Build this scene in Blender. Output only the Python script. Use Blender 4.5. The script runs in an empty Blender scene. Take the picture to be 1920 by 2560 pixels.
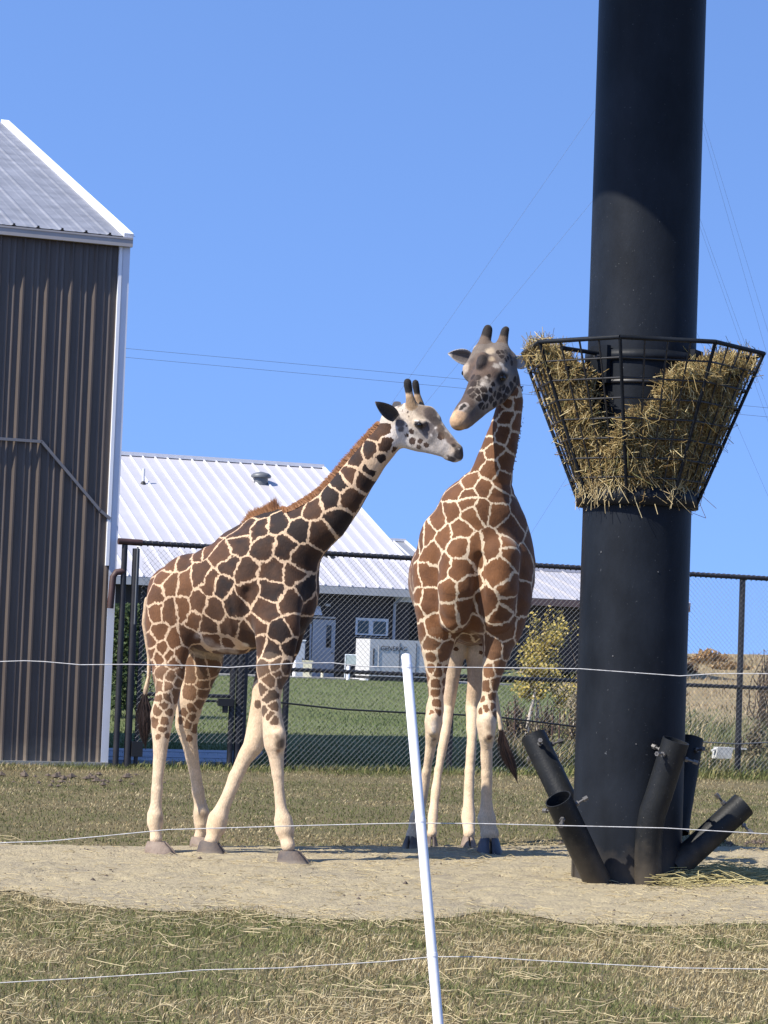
import bpy, bmesh, math, random
import numpy as np
from mathutils import Vector, Matrix
from mathutils.bvhtree import BVHTree

RNG = np.random.default_rng(7)
random.seed(7)
SC = bpy.context.scene
COL = SC.collection
R = math.radians

# ------------------------------------------------------------------ camera
F_PX = 6000.0                     # focal length in pixels of the 1920 x 2560 photograph
EYE = 1.6
PITCH = math.atan(360 / F_PX)
ROLL = R(2.1)
_F = Vector((0, math.cos(PITCH), math.sin(PITCH)))
_R0 = Vector((1, 0, 0))
_U0 = Vector((0, -math.sin(PITCH), math.cos(PITCH)))
_R = _R0 * math.cos(ROLL) + _U0 * math.sin(ROLL)
_U = -_R0 * math.sin(ROLL) + _U0 * math.cos(ROLL)
cam_d = bpy.data.cameras.new('camera')
cam = bpy.data.objects.new('camera', cam_d)
COL.objects.link(cam)
cam_d.sensor_fit = 'HORIZONTAL'
cam_d.sensor_width = 36
cam_d.lens = 36 * F_PX / 1920
cam_d.clip_end = 3000
cam_d.clip_start = 0.1
m = Matrix((( _R.x, _U.x, -_F.x, 0), (_R.y, _U.y, -_F.y, 0), (_R.z, _U.z, -_F.z, EYE), (0, 0, 0, 1)))
cam.matrix_world = m
SC.camera = cam
CAM = Vector((0, 0, EYE))


def W(px, py, d):
    """survey helper: the world point at depth d (metres along +Y) seen at a pixel of the photograph"""
    a = (px - 960) / F_PX
    b = (1280 - py) / F_PX
    v = _F + _R * a + _U * b
    return CAM + v * (d / v.y)


def G(px, py, z=0.0):
    a = (px - 960) / F_PX
    b = (1280 - py) / F_PX
    v = _F + _R * a + _U * b
    return CAM + v * ((z - EYE) / v.z)


# ------------------------------------------------------------------ light
SUN_EL = R(46)
SUN_AZ = R(32)                    # towards the viewer from the left-right line
TO_SUN = Vector((-math.cos(SUN_AZ) * math.cos(SUN_EL), -math.sin(SUN_AZ) * math.cos(SUN_EL), math.sin(SUN_EL)))
world = bpy.data.worlds.new('World')
SC.world = world
world.use_nodes = True
nt = world.node_tree
nt.nodes.clear()
sky = nt.nodes.new('ShaderNodeTexSky')
sky.sky_type = 'NISHITA'
sky.sun_disc = False
sky.sun_elevation = SUN_EL
sky.sun_rotation = math.atan2(TO_SUN.x, TO_SUN.y) % (2 * math.pi)
sky.altitude = 400
sky.air_density = 1.0
sky.dust_density = 0.15
sky.ozone_density = 4.0
hsv = nt.nodes.new('ShaderNodeHueSaturation')
hsv.inputs['Saturation'].default_value = 1.04
hsv.inputs['Value'].default_value = 1.0
bg = nt.nodes.new('ShaderNodeBackground')
bg.inputs['Strength'].default_value = 0.15
wo = nt.nodes.new('ShaderNodeOutputWorld')
tc = nt.nodes.new('ShaderNodeTexCoord')
lift = nt.nodes.new('ShaderNodeVectorMath'); lift.operation = 'ADD'
lift.inputs[1].default_value = (0, 0, 0.37)
nt.links.new(tc.outputs['Generated'], lift.inputs[0])
nt.links.new(lift.outputs[0], sky.inputs['Vector'])
tint = nt.nodes.new('ShaderNodeMix'); tint.data_type = 'RGBA'; tint.blend_type = 'MULTIPLY'
tint.inputs[0].default_value = 1.0
tint.inputs[7].default_value = (1.19, 1.20, 1.33, 1)
nt.links.new(sky.outputs[0], hsv.inputs['Color'])
nt.links.new(hsv.outputs[0], tint.inputs[6])
nt.links.new(tint.outputs[2], bg.inputs['Color'])
nt.links.new(bg.outputs[0], wo.inputs['Surface'])

sun_d = bpy.data.lights.new('sun', 'SUN')
sun_d.energy = 4.95
sun_d.angle = R(0.5)
sun_d.color = (1.0, 0.94, 0.84)
sun = bpy.data.objects.new('sun', sun_d)
COL.objects.link(sun)
sun.rotation_euler = TO_SUN.to_track_quat('Z', 'Y').to_euler()
sun.location = (-20, -10, 20)

SC.view_settings.view_transform = 'Standard'
SC.view_settings.look = 'None'
SC.view_settings.exposure = 0.72
SC.view_settings.gamma = 1
SC.view_settings.use_curve_mapping = False

# ------------------------------------------------------------------ helpers
ORG = {}


def tag(o, label=None, cat=None, group=None, kind=None):
    if label: o['label'] = label
    if cat: o['category'] = cat
    if group: o['group'] = group
    if kind: o['kind'] = kind
    return o


def empty(name, loc, label=None, cat=None, group=None):
    o = bpy.data.objects.new(name, None)
    COL.objects.link(o)
    o.location = loc
    o.empty_display_size = 0.2
    ORG[o.name] = Vector(loc)
    return tag(o, label, cat, group)


def link(name, me, mat, parent=None, loc=None):
    """link a mesh whose vertices are in world coordinates"""
    o = bpy.data.objects.new(name, me)
    COL.objects.link(o)
    if mat is not None:
        for mm in (mat if isinstance(mat, (list, tuple)) else [mat]):
            me.materials.append(mm)
    if parent is not None:
        o.parent = parent
        org = ORG[parent.name]
        ORG[o.name] = org
        me.transform(Matrix.Translation(-org))
    elif loc is not None:
        ORG[o.name] = Vector(loc)
        me.transform(Matrix.Translation(-Vector(loc)))
        o.location = loc
    else:
        ORG[o.name] = Vector((0, 0, 0))
    return o


def np_mesh(name, V, faces, nper, smooth=False, col=None):
    V = np.ascontiguousarray(V, dtype=np.float32)
    faces = np.ascontiguousarray(faces, dtype=np.int32).reshape(-1)
    nf = len(faces) // nper
    me = bpy.data.meshes.new(name)
    me.vertices.add(len(V))
    me.vertices.foreach_set('co', V.reshape(-1))
    me.loops.add(len(faces))
    me.loops.foreach_set('vertex_index', faces)
    me.polygons.add(nf)
    me.polygons.foreach_set('loop_start', np.arange(0, nf * nper, nper, dtype=np.int32))
    try:
        me.polygons.foreach_set('loop_total', np.full(nf, nper, dtype=np.int32))
    except Exception:
        pass
    if smooth:
        me.polygons.foreach_set('use_smooth', np.ones(nf, dtype=bool))
    if col is not None:
        a = me.attributes.new('col', 'FLOAT_COLOR', 'POINT')
        c4 = np.ones((len(V), 4), dtype=np.float32)
        c4[:, :3] = col
        a.data.foreach_set('color', c4.reshape(-1))
    me.update(calc_edges=True)
    return me


class MB:
    def __init__(s):
        s.v = []
        s.f = []
        s.sm = []

    def add(s, vs, fs, smooth=False):
        b = len(s.v)
        s.v += [tuple(v) for v in vs]
        s.f += [tuple(i + b for i in f) for f in fs]
        s.sm += [smooth] * len(fs)

    def box(s, c, ax, ay, az):
        """c centre; ax ay az half-extent vectors"""
        c, ax, ay, az = Vector(c), Vector(ax), Vector(ay), Vector(az)
        vs = [c + ax * i + ay * j + az * k for k in (-1, 1) for j in (-1, 1) for i in (-1, 1)]
        fs = [(0, 2, 3, 1), (4, 5, 7, 6), (0, 1, 5, 4), (2, 6, 7, 3), (0, 4, 6, 2), (1, 3, 7, 5)]
        if ax.cross(ay).dot(az) < 0:
            fs = [f[::-1] for f in fs]
        s.add(vs, fs)

    def tube(s, pts, r, n=10, caps=True, smooth=True):
        pts = [Vector(p) for p in pts]
        rs = r if isinstance(r, (list, tuple)) else [r] * len(pts)
        vs, fs = [], []
        t0 = (pts[1] - pts[0]).normalized()
        up = Vector((0, 0, 1)) if abs(t0.z) < 0.9 else Vector((1, 0, 0))
        a = t0.cross(up).normalized()
        for i, p in enumerate(pts):
            if i == 0: t = pts[1] - pts[0]
            elif i == len(pts) - 1: t = pts[-1] - pts[-2]
            else: t = pts[i + 1] - pts[i - 1]
            t.normalize()
            a = (a - t * a.dot(t)).normalized()
            b = t.cross(a)
            for k in range(n):
                w = 2 * math.pi * k / n
                vs.append(p + (a * math.cos(w) + b * math.sin(w)) * rs[i])
        for i in range(len(pts) - 1):
            for k in range(n):
                k2 = (k + 1) % n
                fs.append((i * n + k, i * n + k2, (i + 1) * n + k2, (i + 1) * n + k))
        s.add(vs, fs, smooth)
        if caps:
            s.add(vs[:n], [tuple(range(n))[::-1]])
            s.add(vs[-n:], [tuple(range(n))])

    def pipe(s, pts, r, wall, n=24):
        """hollow pipe open at its last point"""
        pts = [Vector(p) for p in pts]
        b = MB()
        b.tube(pts, r, n, caps=False)
        s.add(b.v, b.f, True)
        d = (pts[-1] - pts[-2]).normalized()
        b2 = MB()
        b2.tube([pts[-1] - d * 0.32, pts[-1]], r - wall, n, caps=False)
        s.add(b2.v, [f[::-1] for f in b2.f], True)
        o, i = b.v[-n:], b2.v[-n:]
        s.add(o + i, [(k, (k + 1) % n, n + (k + 1) % n, n + k) for k in range(n)])
        s.add(b2.v[:n], [tuple(range(n))])

    def ext(s, prof, a, b):
        """extrude closed profile (list of vectors) from offset a to offset b"""
        a, b = Vector(a), Vector(b)
        n = len(prof)
        vs = [Vector(p) + a for p in prof] + [Vector(p) + b for p in prof]
        fs = [(i, (i + 1) % n, n + (i + 1) % n, n + i) for i in range(n)]
        fs += [tuple(range(n))[::-1], tuple(range(n, 2 * n))]
        s.add(vs, fs)

    def mesh(s, name):
        me = bpy.data.meshes.new(name)
        me.from_pydata(s.v, [], s.f)
        me.polygons.foreach_set('use_smooth', s.sm)
        me.update()
        return me

    def build(s, name, mat, parent=None, loc=None, fix=False):
        me = s.mesh(name)
        if fix:
            bm = bmesh.new(); bm.from_mesh(me)
            bmesh.ops.recalc_face_normals(bm, faces=bm.faces)
            bm.to_mesh(me); bm.free()
        return link(name, me, mat, parent, loc)


def vnoise(x, y, scale, seed=0):
    """smooth lattice noise 0..1 in 2D"""
    r = np.random.default_rng(seed)
    T = r.random((64, 64)).astype(np.float32)
    x = np.asarray(x) / scale + 1000.0
    y = np.asarray(y) / scale + 1000.0
    xi = np.floor(x).astype(int); yi = np.floor(y).astype(int)
    fx = x - xi; fy = y - yi
    fx = fx * fx * (3 - 2 * fx); fy = fy * fy * (3 - 2 * fy)
    g = lambda i, j: T[i % 64, j % 64]
    return (g(xi, yi) * (1 - fx) * (1 - fy) + g(xi + 1, yi) * fx * (1 - fy)
            + g(xi, yi + 1) * (1 - fx) * fy + g(xi + 1, yi + 1) * fx * fy)


def sstep(a, b, x):
    t = np.clip((np.asarray(x, dtype=float) - a) / (b - a), 0, 1)
    return t * t * (3 - 2 * t)


# ------------------------------------------------------------------ materials
def mat(name, color, rough=0.6, metal=0.0, var=0.0, scale=8.0, bump=0.0, bscale=60.0, color2=None,
        spec=0.5, attr=None, stretch=None, trans=0.0, coat=0.0, detail=6.0, speck=None, dust=None):
    mt = bpy.data.materials.new(name)
    mt.use_nodes = True
    t = mt.node_tree
    p = t.nodes['Principled BSDF']
    p.inputs['Roughness'].default_value = rough
    p.inputs['Metallic'].default_value = metal
    p.inputs['Specular IOR Level'].default_value = spec
    if coat: p.inputs['Coat Weight'].default_value = coat
    geo = t.nodes.new('ShaderNodeNewGeometry')
    mp = t.nodes.new('ShaderNodeMapping')
    t.links.new(geo.outputs['Position'], mp.inputs['Vector'])
    if stretch: mp.inputs['Scale'].default_value = stretch
    if attr:
        at = t.nodes.new('ShaderNodeAttribute'); at.attribute_name = attr
        base = at.outputs['Color']
    else:
        rgb = t.nodes.new('ShaderNodeRGB'); rgb.outputs[0].default_value = (*color, 1)
        base = rgb.outputs[0]
    if var or color2:
        nz = t.nodes.new('ShaderNodeTexNoise')
        nz.inputs['Scale'].default_value = scale
        nz.inputs['Detail'].default_value = detail
        nz.inputs['Roughness'].default_value = 0.6
        t.links.new(mp.outputs[0], nz.inputs['Vector'])
        rmp = t.nodes.new('ShaderNodeMapRange')
        rmp.inputs['From Min'].default_value = 0.3
        rmp.inputs['From Max'].default_value = 0.7
        t.links.new(nz.outputs['Fac'], rmp.inputs['Value'])
        mx = t.nodes.new('ShaderNodeMix'); mx.data_type = 'RGBA'
        if color2:
            t.links.new(rmp.outputs[0], mx.inputs['Factor'])
            t.links.new(base, mx.inputs['A'])
            mx.inputs['B'].default_value = (*color2, 1)
        else:
            mx.blend_type = 'MULTIPLY'
            mx.inputs['Factor'].default_value = 1.0
            rmp.inputs['To Min'].default_value = 1 - var
            rmp.inputs['To Max'].default_value = 1 + var * 0.6
            t.links.new(base, mx.inputs['A'])
            t.links.new(rmp.outputs[0], mx.inputs['B'])
        base = mx.outputs['Result']
    if speck:                       # (colour, scale, threshold): chips and scuffs
        ns = t.nodes.new('ShaderNodeTexNoise'); ns.inputs['Scale'].default_value = speck[1]; ns.inputs['Detail'].default_value = 4
        t.links.new(geo.outputs['Position'], ns.inputs['Vector'])
        rs_ = t.nodes.new('ShaderNodeMapRange'); rs_.inputs['From Min'].default_value = speck[2]; rs_.inputs['From Max'].default_value = speck[2] + 0.06
        t.links.new(ns.outputs['Fac'], rs_.inputs['Value'])
        ms_ = t.nodes.new('ShaderNodeMix'); ms_.data_type = 'RGBA'
        t.links.new(rs_.outputs[0], ms_.inputs['Factor']); t.links.new(base, ms_.inputs['A']); ms_.inputs['B'].default_value = (*speck[0], 1)
        base = ms_.outputs['Result']
    if dust:                        # (colour, top height): splashed dirt near the ground, ragged edge
        sp_ = t.nodes.new('ShaderNodeSeparateXYZ'); t.links.new(geo.outputs['Position'], sp_.inputs[0])
        nd_ = t.nodes.new('ShaderNodeTexNoise'); nd_.inputs['Scale'].default_value = 9; nd_.inputs['Detail'].default_value = 6
        t.links.new(geo.outputs['Position'], nd_.inputs['Vector'])
        ad_ = t.nodes.new('ShaderNodeMath'); ad_.operation = 'MULTIPLY_ADD'; ad_.inputs[1].default_value = -dust[1] * 1.2
        t.links.new(nd_.outputs['Fac'], ad_.inputs[0]); t.links.new(sp_.outputs['Z'], ad_.inputs[2])
        rd_ = t.nodes.new('ShaderNodeMapRange'); rd_.inputs['From Min'].default_value = dust[1] * 0.5; rd_.inputs['From Max'].default_value = -dust[1] * 0.55
        rd_.inputs['To Max'].default_value = 0.8
        t.links.new(ad_.outputs[0], rd_.inputs['Value'])
        md_ = t.nodes.new('ShaderNodeMix'); md_.data_type = 'RGBA'
        t.links.new(rd_.outputs[0], md_.inputs['Factor']); t.links.new(base, md_.inputs['A']); md_.inputs['B'].default_value = (*dust[0], 1)
        base = md_.outputs['Result']
    t.links.new(base, p.inputs['Base Color'])
    if bump:
        nb = t.nodes.new('ShaderNodeTexNoise')
        nb.inputs['Scale'].default_value = bscale
        nb.inputs['Detail'].default_value = 5
        t.links.new(mp.outputs[0], nb.inputs['Vector'])
        bp = t.nodes.new('ShaderNodeBump')
        bp.inputs['Strength'].default_value = bump
        bp.inputs['Distance'].default_value = 0.02
        t.links.new(nb.outputs['Fac'], bp.inputs['Height'])
        t.links.new(bp.outputs['Normal'], p.inputs['Normal'])
    if trans:
        out = t.nodes['Material Output']
        tr = t.nodes.new('ShaderNodeBsdfTranslucent')
        t.links.new(base, tr.inputs['Color'])
        ms = t.nodes.new('ShaderNodeMixShader')
        ms.inputs[0].default_value = trans
        t.links.new(p.outputs[0], ms.inputs[1]); t.links.new(tr.outputs[0], ms.inputs[2])
        t.links.new(ms.outputs[0], out.inputs['Surface'])
    return mt


M = {}
M['black_paint'] = mat('black_paint', (0.0115, 0.014, 0.0185), 0.5, var=0.45, scale=3.5, bump=0.06, bscale=40, spec=0.14, stretch=(1, 1, 0.5), speck=((0.075, 0.08, 0.085), 55, 0.70), dust=((0.08, 0.066, 0.05), 0.26))
M['black_pipe'] = mat('black_pipe', (0.009, 0.0102, 0.0125), 0.5, scale=9, bump=0.12, bscale=60, color2=(0.017, 0.018, 0.018), spec=0.18, speck=((0.10, 0.095, 0.085), 70, 0.68), dust=((0.085, 0.07, 0.052), 0.34))
M['black_wire'] = mat('black_wire', (0.012, 0.012, 0.014), 0.45)
M['bolt'] = mat('bolt_steel', (0.12, 0.115, 0.11), 0.5, metal=0.3, var=0.4, scale=40)
M['rust_steel'] = mat('rust_steel', (0.09, 0.05, 0.035), 0.7, var=0.4, scale=30)
M['galv'] = mat('galvanised_wire', (0.13, 0.135, 0.14), 0.5, metal=0.2)
M['fence_pipe'] = mat('fence_pipe', (0.020, 0.019, 0.022), 0.5, var=0.4, scale=6)
M['fence_rust'] = mat('fence_rust_pipe', (0.055, 0.025, 0.022), 0.6, var=0.4, scale=6)
M['white_plastic'] = mat('white_plastic', (0.80, 0.79, 0.80), 0.4, var=0.05, scale=12, bump=0.03, bscale=30)
M['fence_cord'] = mat('fence_cord', (0.55, 0.53, 0.50), 0.6, var=0.3, scale=60)
M['siding'] = mat('barn_siding', (0.084, 0.065, 0.052), 0.45, dust=((0.20, 0.16, 0.12), 0.35), var=0.18, scale=2.5, stretch=(4, 4, 0.6), spec=0.5)
M['white_metal'] = mat('white_metal', (0.78, 0.79, 0.82), 0.4, var=0.06, scale=3)
M['galv_roof'] = mat('galvalume_roof', (0.22, 0.225, 0.245), 0.55, metal=0.1, var=0.3, scale=2.2, stretch=(1, 1, 2), bump=0.04, bscale=12)
M['gutter'] = mat('gutter_metal', (0.36, 0.33, 0.31), 0.45, var=0.1, scale=3)
M['brace'] = mat('brace_metal', (0.16, 0.155, 0.16), 0.5)
M['corner_trim'] = mat('corner_trim_metal', (0.62, 0.64, 0.70), 0.42, var=0.08, scale=2)
M['roof_white'] = mat('white_roof_metal', (0.41, 0.40, 0.42), 0.5, var=0.07, scale=0.7)
M['roof_seam'] = mat('white_roof_seam', (0.62, 0.61, 0.62), 0.4)
M['dark_wall'] = mat('dark_wall_siding', (0.013, 0.012, 0.015), 0.6, var=0.2, scale=3)
M['fascia'] = mat('grey_fascia', (0.38, 0.38, 0.38), 0.5, var=0.1, scale=3)
M['brown_fascia'] = mat('brown_fascia', (0.10, 0.065, 0.06), 0.5)
M['grey_roof'] = mat('grey_roof_metal', (0.22, 0.23, 0.25), 0.5, var=0.1, scale=2)
M['grey_door'] = mat('grey_door_paint', (0.30, 0.33, 0.37), 0.5, var=0.06, scale=3)
M['dark_glass'] = mat('dark_glass', (0.010, 0.012, 0.015), 0.1)
M['window_glass'] = mat('window_glass', (0.03, 0.05, 0.055), 0.08)
M['window_frame'] = mat('window_frame_vinyl', (0.55, 0.60, 0.64), 0.5)
M['gen_beige'] = mat('cabinet_paint', (0.52, 0.52, 0.52), 0.5, var=0.06, scale=4)
M['dark_print'] = mat('dark_print', (0.03, 0.03, 0.04), 0.6)
M['black_gap'] = mat('black_steel', (0.015, 0.015, 0.015), 0.6)
M['concrete'] = mat('concrete', (0.28, 0.27, 0.25), 0.9, var=0.3, scale=6, bump=0.2)
M['yellow_box'] = mat('cream_cabinet', (0.62, 0.58, 0.42), 0.6, var=0.1)
M['green_grey'] = mat('green_grey_paint', (0.30, 0.36, 0.36), 0.5)
M['blue_grey'] = mat('blue_grey_cabinet', (0.26, 0.30, 0.36), 0.5, var=0.1, scale=4)
M['blue_board'] = mat('blue_board', (0.030, 0.048, 0.105), 0.5, var=0.35, scale=5, stretch=(1, 1, 8))
M['apron'] = mat('apron_concrete', (0.33, 0.34, 0.38), 0.85, var=0.25, scale=4, stretch=(0.5, 4, 1))
M['dark_board'] = mat('dark_board', (0.014, 0.016, 0.022), 0.6, var=0.4, scale=5)
M['pale_scrap'] = mat('pale_scrap', (0.50, 0.50, 0.48), 0.7, var=0.3, scale=12)
M['cable'] = mat('line_cable', (0.05, 0.06, 0.08), 0.5)
M['mast'] = mat('mast_steel', (0.10, 0.10, 0.11), 0.6, metal=0.2)
M['birch'] = mat('pale_bark', (0.52, 0.47, 0.42), 0.85, var=0.45, scale=18, bump=0.3)
M['twig'] = mat('twig_bark', (0.07, 0.05, 0.035), 0.9, var=0.3, scale=20)
M['leaf'] = mat('leaf', (0.1, 0.1, 0.05), 0.6, attr='col', trans=0.25, spec=0.2)
M['grass'] = mat('grass_blade', (0.1, 0.1, 0.05), 0.75, attr='col', trans=0.15, spec=0.15)
M['hay'] = mat('hay_strand', (0.4, 0.3, 0.15), 0.7, attr='col', trans=0.10, spec=0.2)
M['haycore'] = mat('hay_mass', (0.085, 0.055, 0.026), 0.95, color2=(0.22, 0.155, 0.075), scale=45, bump=0.9, bscale=60, spec=0.1)  # darker than the strands: shade in the gaps is put into this colour
M['eye'] = mat('eye_dark', (0.006, 0.004, 0.003), 0.08)
M['hoof'] = mat('hoof_horn', (0.12, 0.088, 0.066), 0.7, color2=(0.055, 0.046, 0.046), dust=((0.30, 0.25, 0.18), 0.05), scale=18, bump=0.2)
M['hoof_pale'] = mat('hoof_pale', (0.27, 0.205, 0.155), 0.7, color2=(0.16, 0.115, 0.085), scale=18, bump=0.2)
M['hoof_shaded'] = mat('hoof_shaded', (0.035, 0.036, 0.045), 0.5, color2=(0.07, 0.07, 0.08), scale=18, bump=0.25)  # hoof horn with the shadow lying across it put into its colour
def coat_mat():
    mt = bpy.data.materials.new('giraffe_coat'); mt.use_nodes = True
    t = mt.node_tree; p = t.nodes['Principled BSDF']
    p.inputs['Roughness'].default_value = 0.72; p.inputs['Specular IOR Level'].default_value = 0.2
    p.inputs['Sheen Weight'].default_value = 0.12; p.inputs['Sheen Roughness'].default_value = 0.5
    geo = t.nodes.new('ShaderNodeNewGeometry')
    def at(nm):
        a = t.nodes.new('ShaderNodeAttribute'); a.attribute_name = nm; return a
    def nz(sc, det, stretch=None):
        n = t.nodes.new('ShaderNodeTexNoise'); n.inputs['Scale'].default_value = sc; n.inputs['Detail'].default_value = det; n.inputs['Roughness'].default_value = 0.65
        if stretch:
            mp = t.nodes.new('ShaderNodeMapping'); mp.inputs['Scale'].default_value = stretch
            t.links.new(geo.outputs['Position'], mp.inputs['Vector']); t.links.new(mp.outputs[0], n.inputs['Vector'])
        else:
            t.links.new(geo.outputs['Position'], n.inputs['Vector'])
        return n.outputs['Fac']
    def rng(src, a, b, c, d):
        r = t.nodes.new('ShaderNodeMapRange')
        for k_, v_ in zip(('From Min', 'From Max', 'To Min', 'To Max'), (a, b, c, d)): r.inputs[k_].default_value = v_
        t.links.new(src, r.inputs['Value']); return r.outputs[0]
    def mth(op, a, b):
        m_ = t.nodes.new('ShaderNodeMath'); m_.operation = op
        for i_, v_ in enumerate((a, b)):
            if isinstance(v_, (int, float)): m_.inputs[i_].default_value = v_
            else: t.links.new(v_, m_.inputs[i_])
        return m_.outputs[0]
    hair = nz(85, 3, (1, 1, 0.35))
    edge = mth('ADD', at('edge').outputs['Fac'], rng(hair, 0.3, 0.7, -0.007, 0.007))
    mask = mth('MULTIPLY', rng(edge, -0.0022, 0.0022, 0, 1), at('pmul').outputs['Fac'])
    mx = t.nodes.new('ShaderNodeMix'); mx.data_type = 'RGBA'
    t.links.new(mask, mx.inputs['Factor']); t.links.new(at('col').outputs['Color'], mx.inputs['A']); t.links.new(at('pcol').outputs['Color'], mx.inputs['B'])
    shade = mth('MULTIPLY', rng(nz(150, 3, (1, 1, 0.3)), 0.3, 0.7, 0.76, 1.14), rng(nz(9, 5), 0.3, 0.7, 0.84, 1.10))
    ml = t.nodes.new('ShaderNodeMix'); ml.data_type = 'RGBA'; ml.blend_type = 'MULTIPLY'; ml.inputs['Factor'].default_value = 1
    t.links.new(mx.outputs['Result'], ml.inputs['A']); t.links.new(shade, ml.inputs['B'])
    t.links.new(ml.outputs['Result'], p.inputs['Base Color'])
    b = t.nodes.new('ShaderNodeBump'); b.inputs['Strength'].default_value = 0.35; b.inputs['Distance'].default_value = 0.012
    t.links.new(mth('ADD', nz(120, 3, (1, 1, 0.3)), mth('MULTIPLY', nz(22, 4), 1.2)), b.inputs['Height']); t.links.new(b.outputs['Normal'], p.inputs['Normal'])
    return mt
M['coat'] = coat_mat()
M['hair'] = mat('hair', (0.2, 0.1, 0.05), 0.6, attr='col', trans=0.12, spec=0.3)


# ground materials ------------------------------------------------------------
def ground_mat(name, cols, scale, fine, bump=0.6, bscale=30):
    """three colours mixed by two noises"""
    mt = bpy.data.materials.new(name); mt.use_nodes = True
    t = mt.node_tree; p = t.nodes['Principled BSDF']
    p.inputs['Roughness'].default_value = 0.95
    p.inputs['Specular IOR Level'].default_value = 0.1
    geo = t.nodes.new('ShaderNodeNewGeometry')

    def noise(sc, det=6):
        n = t.nodes.new('ShaderNodeTexNoise'); n.inputs['Scale'].default_value = sc
        n.inputs['Detail'].default_value = det; n.inputs['Roughness'].default_value = 0.65
        t.links.new(geo.outputs['Position'], n.inputs['Vector'])
        r = t.nodes.new('ShaderNodeMapRange'); r.inputs['From Min'].default_value = 0.35; r.inputs['From Max'].default_value = 0.65
        t.links.new(n.outputs['Fac'], r.inputs['Value'])
        return r.outputs[0], n.outputs['Fac']
    f1, _ = noise(scale); f2, _ = noise(fine, 8); f3, raw = noise(bscale, 8)
    m1 = t.nodes.new('ShaderNodeMix'); m1.data_type = 'RGBA'
    m1.inputs['A'].default_value = (*cols[0], 1); m1.inputs['B'].default_value = (*cols[1], 1)
    t.links.new(f1, m1.inputs['Factor'])
    m2 = t.nodes.new('ShaderNodeMix'); m2.data_type = 'RGBA'
    t.links.new(m1.outputs['Result'], m2.inputs['A']); m2.inputs['B'].default_value = (*cols[2], 1)
    t.links.new(f2, m2.inputs['Factor'])
    t.links.new(m2.outputs['Result'], p.inputs['Base Color'])
    b = t.nodes.new('ShaderNodeBump'); b.inputs['Strength'].default_value = bump; b.inputs['Distance'].default_value = 0.03
    t.links.new(raw, b.inputs['Height']); t.links.new(b.outputs['Normal'], p.inputs['Normal'])
    return mt


M['paddock'] = ground_mat('paddock_turf', [(0.145, 0.12, 0.066), (0.20, 0.15, 0.085), (0.095, 0.09, 0.045)], 0.9, 14)
M['lawn'] = ground_mat('lawn_turf', [(0.070, 0.105, 0.036), (0.10, 0.13, 0.05), (0.145, 0.145, 0.07)], 0.5, 6)
M['dirt'] = ground_mat('packed_dirt', [(0.36, 0.30, 0.195), (0.25, 0.215, 0.16), (0.43, 0.36, 0.225)], 0.9, 8, 1.0, 30)

# ================================================================== terrain
U = Vector((math.cos(R(20)), math.sin(R(20)), 0))        # direction of the buildings' long walls
V_ = Vector((-math.sin(R(20)), math.cos(R(20)), 0))      # directly behind them


def fence_y(x):
    return 33.3 + 0.40 * x


def height(x, y):
    x = np.asarray(x, dtype=float); y = np.asarray(y, dtype=float)
    lawn = 0.80 * sstep(36, 74, y)
    hill = 2.1 * sstep(38, 135, y) + 0.35 * sstep(8, 30, x) * sstep(40, 130, y)
    w = sstep(3.5, 9.0, x - (y - 60) * 0.02)
    far = sstep(180, 420, y)
    z = lawn * (1 - w) + hill * w
    return z * (1 - 0.4 * far) + (vnoise(x, y, 7, 3) - 0.5) * 0.25 * sstep(60, 110, y) * w


def terrain(name, xs, vs, yfun, material, label):
    X = np.repeat(np.array(xs)[None, :], len(vs), 0)
    T = np.repeat(np.array(vs)[:, None], len(xs), 1)
    Y = yfun(X, T)
    Z = height(X, Y)
    P = np.stack([X, Y, Z], -1).reshape(-1, 3)
    n, mcol = len(vs), len(xs)
    i = np.arange(n - 1)[:, None] * mcol + np.arange(mcol - 1)[None, :]
    q = np.stack([i, i + 1, i + mcol + 1, i + mcol], -1).reshape(-1, 4)
    me = np_mesh(name, P, q, 4, True)
    o = link(name, me, material)
    tag(o, label, None, None, 'structure')
    return o


xs_n = np.concatenate([np.linspace(-900, -40, 14), np.linspace(-30, 30, 61), np.linspace(40, 900, 14)])
# near paddock up to the fence line, then the lawn and hill behind
terrain('ground', xs_n, np.linspace(0, 1, 40), lambda X, T: -60 + (33.3 + 0.40 * np.clip(X, -30, 40) + 60) * T, M['paddock'],
        'worn brown paddock turf from the foreground to the chain-link fence')
vv = np.concatenate([np.linspace(0, 0.12, 70), np.linspace(0.125, 1, 60)])
terrain('lawn', xs_n, vv, lambda X, T: (33.3 + 0.40 * np.clip(X, -30, 40)) * (1 - T) + 1200 * T, M['lawn'],
        'green lawn rising behind the fence into a weedy hill')

M['dry_field'] = ground_mat('dry_field_grass', [(0.36, 0.27, 0.155), (0.27, 0.20, 0.115), (0.19, 0.165, 0.09)], 0.35, 3.5)
gx = np.linspace(5.5, 70, 60); gy = np.linspace(58, 260, 60)
X = np.repeat(gx[None], 60, 0); Y = np.repeat(gy[:, None], 60, 1); X = X + (Y - 58) * 0.03 - 1.2 * vnoise(Y, Y * 0, 6, 91)
i = np.arange(59)[:, None] * 60 + np.arange(59)[None]
q = np.stack([i, i + 1, i + 61, i + 60], -1).reshape(-1, 4)
o = link('dry_field', np_mesh('dry_field', np.stack([X, Y, height(X, Y) + 0.05], -1).reshape(-1, 3), q, 4, True), M['dry_field'])
tag(o, 'pale tan dry field on the hill right of the black pole', None, None, 'structure')

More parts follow.
